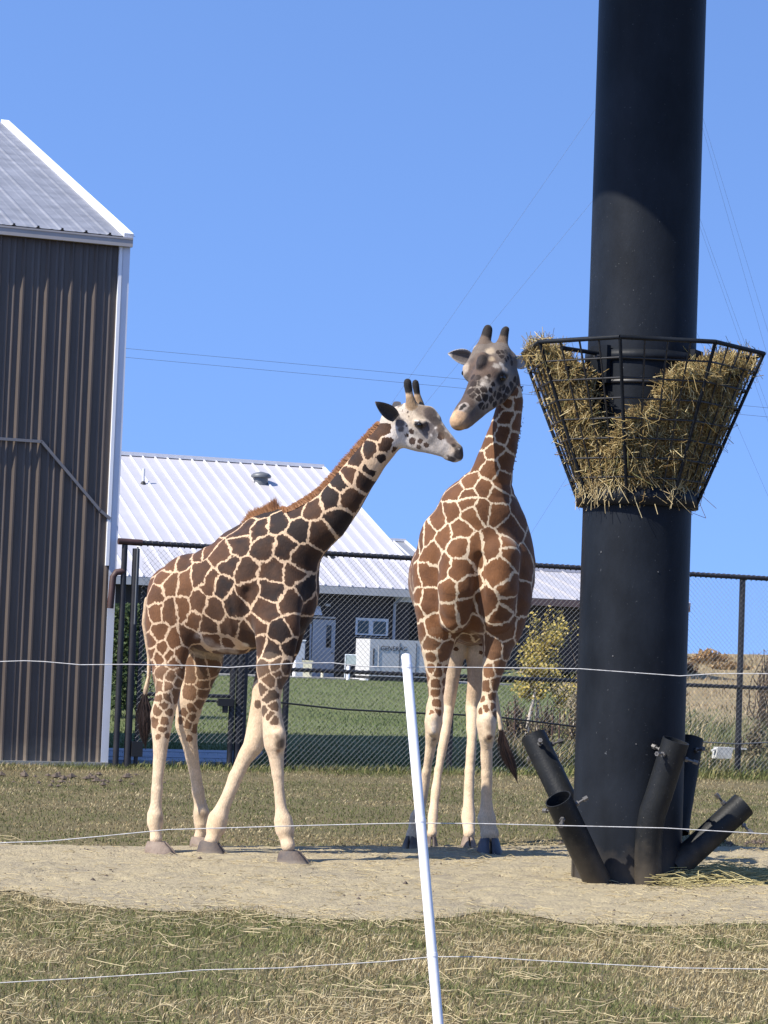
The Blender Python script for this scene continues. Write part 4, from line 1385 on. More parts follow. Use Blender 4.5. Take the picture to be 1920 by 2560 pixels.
q = np.stack([ii, jj, jj + 1, ii + 1], -1).reshape(-1, 4)
hayme = np_mesh('hay', np.array(Vc), q, 4, False)
hay = link('hay', hayme, M['haycore'], None, (PB.x, PB.y, BZB))
tag(hay, 'golden dry hay packed unevenly in the black basket', 'hay', None, 'stuff')
# strands over it
n = 20000
ph = RNG.uniform(-130, 130, n)
lv = level(ph)
h = lv * (1 - RNG.random(n) ** 1.3 * 0.999)
P = np.array([oct_pt(a_, max(0.0, b_)) for a_, b_ in zip(ph, h)])
rad = np.stack([P[:, 0] - PB.x, P[:, 1] - PB.y, np.zeros(n)], 1); rad /= np.linalg.norm(rad, axis=1)[:, None]
topm = RNG.random(n) < 0.25
clump = vnoise(ph * 0.012, h * 0.9, 0.13, 77)
keepm = topm | (RNG.random(n) < 1.15 - 0.95 * clump)
ph, lv, h, rad, topm, clump = ph[keepm], lv[keepm], h[keepm], rad[keepm], topm[keepm], clump[keepm]; n = len(ph)
inn = np.where(topm, RNG.random(n) * 0.30, 0.004 + 0.055 * clump + 0.04 * RNG.random(n))
hz2 = np.where(topm, lv, h)
P2 = np.array([oct_pt(a_, max(0.0, b_)) for a_, b_ in zip(ph, hz2)])
P = P2 - rad * inn[:, None]
P[:, 2] += np.where(topm, RNG.normal(size=n) * 0.03 - inn * 0.25 * (ph < -34), 0)
D = RNG.normal(size=(n, 3)); D -= rad * (np.sum(D * rad, 1) * np.where(RNG.random(n) < 0.10, 0.1, 0.75))[:, None]
D /= np.linalg.norm(D, axis=1)[:, None]
L = 0.05 + 0.21 * RNG.random(n) ** 2
c = mixc((0.52, 0.39, 0.165), (0.18, 0.115, 0.045), RNG.random(n))
k = RNG.random(n) < 0.2; c[k] = (0.68, 0.56, 0.30)
k = RNG.random(n) < 0.10; c[k] = (0.20, 0.19, 0.08)
V1, F1, C1 = strands(P, D, L, 0.0030 + 0.0036 * RNG.random(n) ** 2, c, 0.24)
# hanging wisps at the lower edge
n = 150
ph = np.concatenate([RNG.normal(-42, 14, 85), RNG.uniform(-80, 80, 65)])
P = np.array([oct_pt(a_, 0.02 + 0.10 * random.random()) for a_ in ph]); P[:, 2] -= 0.07 * RNG.random(n)
D = np.stack([RNG.normal(size=n) * 0.45, RNG.normal(size=n) * 0.3 - 0.15, -np.ones(n) * 0.8], 1); D /= np.linalg.norm(D, axis=1)[:, None]
V2, F2, C2 = strands(P, D, 0.05 + 0.25 * RNG.random(n) ** 1.8, 0.004 + 0.002 * RNG.random(n), mixc((0.62, 0.52, 0.30), (0.40, 0.30, 0.15), RNG.random(n)), 0.15)
hs = link('hay_strands', np_mesh('hay_strands', np.concatenate([V1, V2]), np.concatenate([F1, F2 + len(V1)]), 4, True, np.concatenate([C1, C2])), M['hay'], hay)
hs['kind'] = 'stuff'

# fallen hay beside the pole foot
n = 2600
px = RNG.uniform(1640, 2050, n); py = RNG.normal(2211, 9, n) - 10 * (px > 1830) * RNG.random(n)
P = np.array([tuple(G(a_, b_)) for a_, b_ in zip(px, py)]); P[:, 2] = 0.015 + 0.05 * RNG.random(n) ** 2 * (1 + (np.abs(px - 1740) < 110))
a = RNG.normal(size=n) * 0.7; D = np.stack([np.cos(a), np.sin(a), RNG.normal(size=n) * 0.16], 1); D /= np.linalg.norm(D, axis=1)[:, None]
c = mixc((0.62, 0.54, 0.27), (0.36, 0.30, 0.13), RNG.random(n))
V, F, C = strands(P, D, 0.08 + 0.25 * RNG.random(n) ** 1.5, 0.004 + 0.003 * RNG.random(n), c, 0.12)
o = link('fallen_hay', np_mesh('fallen_hay', V, F, 4, True, C), M['hay'])
tag(o, 'loose yellow hay fallen on the dirt right of the pole foot', 'hay', None, 'stuff')

# ================================================================== giraffes
def seg_dist(X, Y, Z, a, b, ra, rb, n_, s):
    """distance to a tapered capsule, flattened along unit axis n_ by factor s"""
    a = np.array(a, dtype=np.float32); b = np.array(b, dtype=np.float32); ab = b - a
    px, py, pz = X - a[0], Y - a[1], Z - a[2]
    t = np.clip((px * ab[0] + py * ab[1] + pz * ab[2]) / max(float(ab @ ab), 1e-9), 0, 1)
    qx, qy, qz = px - t * ab[0], py - t * ab[1], pz - t * ab[2]
    if s != 1.0:
        w = (qx * n_[0] + qy * n_[1] + qz * n_[2]) * (1.0 / s - 1.0)
        qx, qy, qz = qx + w * n_[0], qy + w * n_[1], qz + w * n_[2]
    return np.sqrt(qx * qx + qy * qy + qz * qz) - (ra + (rb - ra) * t)


def build_sdf(chains, h, lat, doff=0.0):
    """chains: (tag, squash, blend k, [(px,py,d,r_px)...] or negative blend for carving)"""
    W3 = []
    for (tg, s, k, pts) in chains:
        W3.append((tg, s, k, [np.array(W(p[0], p[1], p[2] + doff)) for p in pts], [p[3] * (p[2] + doff) / F_PX for p in pts]))
    allp = np.array([p for c in W3 for p in c[3]]); allr = np.array([r_ for c in W3 for r_ in c[4]])
    lo = (allp - allr[:, None]).min(0) - 0.08; hi = (allp + allr[:, None]).max(0) + 0.08
    dim = np.ceil((hi - lo) / h).astype(int) + 1
    D = np.full(dim, 9.0, dtype=np.float32)
    ax = [(lo[i] + h * np.arange(dim[i])).astype(np.float32) for i in range(3)]
    for (tg, s, k, P, rr) in W3:
        ak = abs(k)
        P_ = np.array(P); r_ = np.array(rr)
        b0 = (P_ - r_[:, None]).min(0) - ak - 3 * h; b1 = (P_ + r_[:, None]).max(0) + ak + 3 * h
        i0 = np.clip(np.floor((b0 - lo) / h).astype(int), 0, dim - 1); i1 = np.clip(np.ceil((b1 - lo) / h).astype(int) + 1, 1, dim)
        sl_ = tuple(slice(i0[i], i1[i]) for i in range(3))
        X = ax[0][sl_[0]][:, None, None]; Y = ax[1][sl_[1]][None, :, None]; Z = ax[2][sl_[2]][None, None, :]
        dd = None
        if len(P) == 1:
            dd = seg_dist(X, Y, Z, P[0], P[0] + 1e-4, rr[0], rr[0], lat, s)
        for a, b, ra, rb in zip(P[:-1], P[1:], rr[:-1], rr[1:]):
            e = seg_dist(X, Y, Z, a, b, ra, rb, lat, s)
            dd = e if dd is None else np.minimum(dd, e)
        old = D[sl_]
        if k > 0:
            hh = np.maximum(k - np.abs(old - dd), 0) / k
            D[sl_] = np.minimum(old, dd) - hh * hh * (k * 0.25)
        else:
            hh = np.maximum(ak - np.abs(old + dd), 0) / ak
            D[sl_] = np.maximum(old, -dd) + hh * hh * (ak * 0.25)
    return D, lo, W3


def surface_nets(D, lo, h):
    S = D < 0
    c = np.zeros(tuple(np.array(D.shape) - 1), dtype=np.int8)
    for i in (0, 1):
        for j in (0, 1):
            for k in (0, 1):
                c += S[i:S.shape[0] - 1 + i, j:S.shape[1] - 1 + j, k:S.shape[2] - 1 + k]
    idx = np.argwhere((c > 0) & (c < 8))
    corners = [(i, j, k) for i in (0, 1) for j in (0, 1) for k in (0, 1)]
    vals = np.stack([D[idx[:, 0] + i, idx[:, 1] + j, idx[:, 2] + k] for (i, j, k) in corners], 1)
    acc = np.zeros((len(idx), 3)); cnt = np.zeros(len(idx))
    for a in range(8):
        for b in range(a + 1, 8):
            ca, cb = np.array(corners[a]), np.array(corners[b])
            if np.abs(ca - cb).sum() != 1: continue
            va, vb = vals[:, a], vals[:, b]
            m_ = (va < 0) != (vb < 0)
            t = va[m_] / (va[m_] - vb[m_])
            acc[m_] += ca + (cb - ca) * t[:, None]; cnt[m_] += 1
    P = lo + h * (idx + acc / cnt[:, None])
    vid = np.full(c.shape, -1, dtype=np.int32); vid[tuple(idx.T)] = np.arange(len(idx))
    Q = []
    for axis in range(3):
        s0 = [slice(1, -1)] * 3; s1 = [slice(1, -1)] * 3
        s0[axis] = slice(0, -1); s1[axis] = slice(1, None)
        A, B = S[tuple(s0)], S[tuple(s1)]
        e = np.argwhere(A != B)
        off_ = np.ones(3, dtype=int); off_[axis] = 0
        e = e + off_
        ins = S[tuple(e.T)]
        u, v = (axis + 1) % 3, (axis + 2) % 3
        def cell(du, dv):
            cc_ = e.copy(); cc_[:, u] += du; cc_[:, v] += dv
            return vid[tuple(cc_.T)]
        q_ = np.stack([cell(-1, -1), cell(0, -1), cell(0, 0), cell(-1, 0)], 1)
        q_[~ins] = q_[~ins][:, ::-1]
        Q.append(q_)
    return P, np.concatenate(Q)


def relax(P, Q, it, lam=0.5):
    e = np.concatenate([Q[:, [0, 1]], Q[:, [1, 2]], Q[:, [2, 3]], Q[:, [3, 0]]])
    e = np.concatenate([e, e[:, ::-1]])
    deg = np.bincount(e[:, 0], minlength=len(P))[:, None]
    for _ in range(it):
        s = np.stack([np.bincount(e[:, 0], weights=P[e[:, 1], k], minlength=len(P)) for k in range(3)], 1)
        P = P + lam * (s / np.maximum(deg, 1) - P)
    return P


def vnormals(P, Q):
    n_ = np.cross(P[Q[:, 2]] - P[Q[:, 0]], P[Q[:, 3]] - P[Q[:, 1]])
    N = np.zeros_like(P)
    for k in range(4):
        for a in range(3):
            N[:, a] += np.bincount(Q[:, k], weights=n_[:, a], minlength=len(P))
    return N / (np.linalg.norm(N, axis=1)[:, None] + 1e-12)


def noise3(P, scale, seed):
    return (vnoise(P[:, 0] + P[:, 2] * 0.31, P[:, 1] + P[:, 2] * 0.77, scale, seed) + vnoise(P[:, 2] - P[:, 1] * 0.41, P[:, 0] + 0.23 * P[:, 1], scale, seed + 1)
            + vnoise(P[:, 1] + 3.3 - P[:, 0] * 0.5, P[:, 2] + P[:, 0] * 0.62, scale, seed + 2)) / 3


REG = {}
def giraffe(name, label, chains, lat, seeds, blobs, reg, pal, h=0.009, ears=(), doff=0.0, under=()):
    D, lo, W3 = build_sdf(chains, h, np.array(lat), doff)
    P, Q = surface_nets(D, lo, h)
    P = relax(P, Q, 3)
    N = vnormals(P, Q)
    P = P + N * ((noise3(P, 0.16, 201) - 0.5) * 0.016 + (noise3(P, 0.06, 211) - 0.5) * 0.007)[:, None]
    N = vnormals(P, Q)
    # which chain is each vertex on
    best = np.full(len(P), 9.0); tg = np.zeros(len(P), dtype=int)
    tnames = []
    for ci, (t_, s, k, pts, rr) in enumerate(W3):
        if k < 0: continue
        if t_ not in tnames: tnames.append(t_)
        dd = None
        for a, b, ra, rb in zip(pts[:-1], pts[1:], rr[:-1], rr[1:]):
            e = seg_dist(P[:, 0], P[:, 1], P[:, 2], a, b, ra, rb, np.array(lat), s)
            dd = e if dd is None else np.minimum(dd, e)
        if dd is None:
            dd = np.linalg.norm(P - pts[0], axis=1) - rr[0]
        m_ = dd < best
        best[m_] = dd[m_]; tg[m_] = tnames.index(t_)
    bvh = BVHTree.FromPolygons(P.tolist(), Q.tolist())

    def cast(px, py, dref=None):
        v = (W(px, py, 18) - CAM).normalized()
        hit = bvh.ray_cast(CAM, v)[0]
        if hit is None:
            hit = bvh.find_nearest(W(px, py, dref or reg['d']))[0]
        return np.array(hit)
    SP, SR, ST = [], [], []
    for s_ in seeds:
        px, py = s_[0], s_[1]
        c = cast(px, py)
        SP.append(c); SR.append((s_[2] if len(s_) > 2 and s_[2] else 0) * reg['d'] / F_PX); ST.append(s_[3] if len(s_) > 3 else -1)
    kept = []
    for i_ in range(len(SP)):
        lim = 0.028 if SR[i_] > 0 else 0.052
        if all(np.linalg.norm(SP[i_] - SP[j_]) > lim for j_ in kept): kept.append(i_)
    SP = [SP[i_] for i_ in kept]; SR = [SR[i_] for i_ in kept]; ST = [ST[i_] for i_ in kept]
    SP = np.array(SP)
    # repeat the coat on the sides the photograph does not show
    view = np.array(CAM) - P; view /= np.linalg.norm(view, axis=1)[:, None]
    facing = (N * view).sum(1)
    spc = np.array([reg['space'].get(t_, 0) for t_ in tnames])[tg]
    isleg = np.isin(tg, [tnames.index(t_) for t_ in tnames if t_ == 'leg'])
    cand = np.where((facing < 0.0) & (spc > 0) & ~(isleg & (P[:, 2] < 1.32)))[0]
    r2 = np.random.default_rng(5); r2.shuffle(cand)
    cand = cand[:9000]
    pts = list(SP); arr = np.array(pts); auto = []
    for ci in cand:
        p = P[ci]
        if np.min(np.sum((arr - p) ** 2, 1)) > (spc[ci] * 0.92) ** 2:
            arr = np.vstack([arr, p]); auto.append(ci)
    SP = arr
    SR = np.array(SR + [0] * len(auto)); ST = np.array(ST + [-1] * len(auto))
    # voronoi
    isleg = tg == tnames.index('leg')
    SR = np.where(isleg[[int(np.argmin(((P - q_) ** 2).sum(1))) for q_ in SP]], SR * 1.6, SR)
    F1 = np.full(len(P), 9.0); F2 = np.full(len(P), 9.0); I1 = np.zeros(len(P), dtype=int); I2 = np.zeros(len(P), dtype=int)
    warp = np.stack([noise3(P, 0.055, 101), noise3(P, 0.055, 111), noise3(P, 0.055, 121)], 1) - 0.5
    warp2 = np.stack([noise3(P, 0.018, 131), noise3(P, 0.018, 141), noise3(P, 0.018, 151)], 1) - 0.5
    tscale = np.array([reg['warp'].get(t_, 1.0) for t_ in tnames])[tg]
    PW_ = P + warp * 0.05 * tscale[:, None] + warp2 * 0.024 * tscale[:, None]
    for i in range(len(SP)):
        d_ = np.sqrt(((PW_ - SP[i]) ** 2).sum(1))
        m1 = d_ < F1
        m2 = (~m1) & (d_ < F2)
        F2[m1] = F1[m1]; I2[m1] = I1[m1]
        F1[m1] = d_[m1]; I1[m1] = i
        F2[m2] = d_[m2]; I2[m2] = i
    dist_seeds = np.maximum(np.linalg.norm(SP[I1] - SP[I2], axis=1), 0.03)
    edge = (F2 ** 2 - F1 ** 2) / (2 * dist_seeds)            # distance to the bisector
    lw = np.array([reg['lw'].get(t_, 0.01) for t_ in tnames])[tg]
    lw = lw * (0.75 + 0.5 * noise3(P, 0.12, 161))
    e = edge - lw
    rmax = SR[I1]
    e = np.where(rmax > 0, np.minimum(e, rmax - F1), e)
    rm = np.array([reg['rmax'].get(t_, 0.3) for t_ in tnames])[tg]
    rm = np.where(isleg & (P[:, 2] > 1.42), 0.22, rm)
    e = np.minimum(e, rm - F1)
    pt = np.array([reg['patch'].get(t_, 1.0) for t_ in tnames])[tg]
    rs = np.random.default_rng(3)
    tone_s = rs.random(len(SP)) * 0.5 + 0.25
    tone_s = np.where(ST >= 0, ST, tone_s)
    tone = np.clip(tone_s[I1] + (noise3(P, 0.05, 171) - 0.5) * 0.5, 0, 1) 
    tone = np.clip(tone + 0.22 * sstep(0.03, 0.0, e), 0, 1)             # patches are a little lighter at the rim
    tone = np.clip(tone + pal['rust_fn'](P), 0, 1)
    pc = mixc(pal['dark'], pal['rust'], tone)
    zt = sstep(pal['cz'][0], pal['cz'][1], P[:, 2])
    cream = mixc(pal['cream_low'], pal['cream'], zt)
    for t_, bc in reg['base'].items():
        k_ = tg == tnames.index(t_)
        cream[k_] = np.array(bc)
    cream = cream * (0.9 + 0.2 * noise3(P, 0.04, 181))[:, None]
    def paint(C, blobs):
        for bl in blobs:
            px, py, rp, colr, st = bl[:5]
            hard = bl[5] if len(bl) > 5 else 0.5
            tagsel = bl[6] if len(bl) > 6 else None
            c = cast(px, py)
            rad_ = rp * reg['d'] / F_PX
            d_ = np.sqrt(((P + warp * 0.035 + warp2 * 0.022 - c) ** 2).sum(1))
            w = st * (1 - sstep(rad_ * hard, rad_, d_))
            if tagsel is not None:
                w = w * np.isin(tg, [tnames.index(t_) for t_ in tagsel if t_ in tnames])
            C = C * (1 - w[:, None]) + np.array(colr)[None] * w[:, None]
        return C
    cream = paint(cream, under)
    pc = np.where((tg == tnames.index('head'))[:, None], np.array(pal['face'])[None], pc)
    C = paint(cream, blobs)
    PC = paint(pc, blobs)
    # ears: cupped leaves, part of the same body mesh
    n0 = len(P)
    for (base, tip, side, wid, nrm_, cin, cout) in ears:
        base, tip, side, nrm_ = (np.array(v_) for v_ in (base, tip, side, nrm_))
        nu, nv = 10, 7
        g1 = []; col = []
        for lay in (0, 1):
            for iu in range(nu):
                u = iu / (nu - 1)
                ww = wid * (math.sin(math.pi * min(1, 0.12 + 0.88 * u) ** 0.75) ** 0.8 * 0.98 + 0.02) if u < 0.999 else wid * 0.06
                for iv in range(nv):
                    v = iv / (nv - 1) * 2 - 1
                    p = base + (tip - base) * u + side * v * ww * 0.5 + nrm_ * (v * v * 0.35 * ww - 0.02) * (1 - 0.4 * u) + nrm_ * (0.008 * (1 - lay))
                    g1.append(p); col.append(cin if lay == 0 and abs(v) < 0.75 and 0.1 < u < 0.85 else cout)
        b0 = len(P)
        P = np.vstack([P, np.array(g1)]); C = np.vstack([C, np.array(col)]); PC = np.vstack([PC, np.array(col)])
        e = np.concatenate([e, np.full(len(g1), -1.0)]); pt = np.concatenate([pt, np.zeros(len(g1))])
        qs = []
        for lay in (0, 1):
            for iu in range(nu - 1):
                for iv in range(nv - 1):
                    a = b0 + lay * nu * nv + iu * nv + iv
                    f_ = [a, a + 1, a + nv + 1, a + nv]
                    qs.append(f_ if lay == 0 else f_[::-1])
        rimv = [iu * nv for iu in range(nu)] + [(nu - 1) * nv + iv for iv in range(1, nv)] + [iu * nv + nv - 1 for iu in range(nu - 2, -1, -1)]
        for a, b in zip(rimv[:-1], rimv[1:]):
            qs.append([b0 + a, b0 + b, b0 + nu * nv + b, b0 + nu * nv + a])
        Q = np.vstack([Q, np.array(qs)])
    me = np_mesh(name, P, Q, 4, True, C)
    c4 = np.ones((len(P), 4), dtype=np.float32); c4[:, :3] = PC
    me.attributes.new('pcol', 'FLOAT_COLOR', 'POINT').data.foreach_set('color', c4.reshape(-1))
    me.attributes.new('edge', 'FLOAT', 'POINT').data.foreach_set('value', e.astype(np.float32))
    me.attributes.new('pmul', 'FLOAT', 'POINT').data.foreach_set('value', pt.astype(np.float32))
    fp = W3[0][3][0]
    o = link(name, me, M['coat'], None, (float(fp[0]), float(fp[1]), 0.0))
    tag(o, label, 'giraffe')
    return o, bvh, cast


def hair_strip(pts, heights, n, width, lean, cols, rad, jitter=0.01, parent=None, name='mane'):
    """upright hair blades along a crest: pts world points; heights; lean vector"""
    pts = np.array([tuple(p) for p in pts]); s = np.linspace(0, 1, len(pts))
    t = RNG.random(n)
    P = np.stack([np.interp(t, s, pts[:, k]) for k in range(3)], 1)
    Hh = np.interp(t, s, np.array(heights)) * RNG.uniform(0.65, 1.08, n)
    T_ = np.stack([np.interp(np.clip(t + .02, 0, 1), s, pts[:, k]) - np.interp(np.clip(t - .02, 0, 1), s, pts[:, k]) for k in range(3)], 1)
    T_ /= np.linalg.norm(T_, axis=1)[:, None] + 1e-9
    side = np.cross(T_, np.array([0, 0, 1.0])); side /= np.linalg.norm(side, axis=1)[:, None] + 1e-9
    up = np.cross(side, T_)
    P = P + side * (RNG.normal(size=n) * rad)[:, None]
    D = up + T_ * (lean + RNG.normal(size=n) * 0.18)[:, None] + side * (RNG.normal(size=n) * 0.15)[:, None]
    D /= np.linalg.norm(D, axis=1)[:, None]
    ww = T_ * width * 0.5
    A = P - D * 0.02
    tip = P + D * Hh[:, None]; mid = P + D * (Hh * 0.55)[:, None]
    V = np.stack([A - ww, A + ww, mid - ww * 0.8, mid + ww * 0.8, tip], 1).reshape(-1, 3)
    b = (np.arange(n) * 5)[:, None]
    F = np.concatenate([b + np.array([[0, 1, 3]]), b + np.array([[0, 3, 2]]), b + np.array([[2, 3, 4]])], 1).reshape(-1, 3)
    c = mixc(cols[0], cols[1], RNG.random(n))
    return link(name, np_mesh(name, V, F, 3, False, np.repeat(c, 5, 0)), M['hair'], parent)


def tuft(path, spread, n, cols, parent, L=0.25, name='tail_tuft'):
    """long drooping hairs along a polyline"""
    path = np.array([tuple(p) for p in path]); s = np.linspace(0, 1, len(path))
    Vs, Fs, o_ = [], [], 0
    for k in range(n):
        t0 = random.random() * 0.55; t1 = min(1, t0 + random.uniform(0.35, 0.6))
        off_ = RNG.normal(size=3) * spread; w = random.uniform(0.003, 0.006)
        row = []
        for j in range(6):
            t = t0 + (t1 - t0) * j / 5
            p = np.array([np.interp(t, s, path[:, q_]) for q_ in range(3)])
            bulge = math.sin(math.pi * min(1, 0.15 + t * 0.9))
            p = p + off_ * bulge * (0.3 + 0.7 * j / 5)
            row += [p - np.array([w, 0, 0]) * (1 - 0.8 * j / 5), p + np.array([w, w * .5, 0]) * (1 - 0.8 * j / 5)]
        Vs += row
        Fs += [[o_ + 2 * j, o_ + 2 * j + 1, o_ + 2 * j + 3, o_ + 2 * j + 2] for j in range(5)]
        o_ += 12
    c = mixc(cols[0], cols[1], RNG.random(n))
    return link(name, np_mesh(name, np.array(Vs), np.array(Fs), 4, True, np.repeat(c, 12, 0)), M['hair'], parent)


def hoof(parent, c, heading, L, Wd, H, mk, tilt=0.0):
    """cloven hoof: two toes; c = centre of the sole on the ground"""
    f = Vector((math.cos(heading), math.sin(heading), 0)); s = Vector((-f.y, f.x, 0)); z = Vector((0, 0, 1))
    if tilt:
        rot = Matrix.Rotation(tilt, 3, s); f = rot @ f; z = rot @ z
    c = Vector(c); mb = MB()
    for sg in (1, -1):
        rings = []
        for (zz, sc, sh) in ((0.0, 1.0, 0.0), (0.16, 0.985, -0.01), (0.55, 0.84, -0.085), (1.0, 0.62, -0.19)):
            ring = []
            for (a, b) in ((-0.50, 0.05), (-0.50, 0.36), (-0.36, 0.50), (0.0, 0.52), (0.30, 0.42), (0.47, 0.24), (0.52, 0.07)):
                ring.append(c + f * ((a * sc + sh) * L) + s * (sg * (b * sc + 0.02 * (1 - sc)) * Wd) + z * (zz * H * (1.0 if a > -0.4 else 0.8)))
            rings.append(ring)
        n_ = 7; vs = [p for r_ in rings for p in r_]
        fs = []
        for i in range(3):
            for k in range(n_):
                k2 = (k + 1) % n_
                q_ = (i * n_ + k, i * n_ + k2, (i + 1) * n_ + k2, (i + 1) * n_ + k)
                fs.append(q_ if sg < 0 else q_[::-1])
        fs.append(tuple(range(n_)) if sg > 0 else tuple(range(n_))[::-1])
        fs.append(tuple(range(3 * n_, 4 * n_))[::-1] if sg > 0 else tuple(range(3 * n_, 4 * n_)))
        mb.add(vs, fs[:-2], True); mb.add(vs, fs[-2:], False)
    o = mb.build('hoof', M[mk], parent, None, True)
    return o


def eye(parent, p, r_, flat=1.0):
    bm = bmesh.new(); bmesh.ops.create_icosphere(bm, subdivisions=2, radius=r_)
    me = bpy.data.meshes.new('eye'); bm.to_mesh(me); bm.free()
    me.polygons.foreach_set('use_smooth', [True] * len(me.polygons))
    me.transform(Matrix.Translation(Vector(p)))
    return link('eye', me, M['eye'], parent)


DA, DB = -0.15, 0.40
def WA(px, py, d): return W(px, py, d + DA)
def WB(px, py, d): return W(px, py, d + DB)
def body_d(px):                 # depth of the walking giraffe's spine by column
    return 19.18 - (px - 400) / 390 * 0.50
def hd(px): return 18.60 - (px - 800) / 350 * 0.30

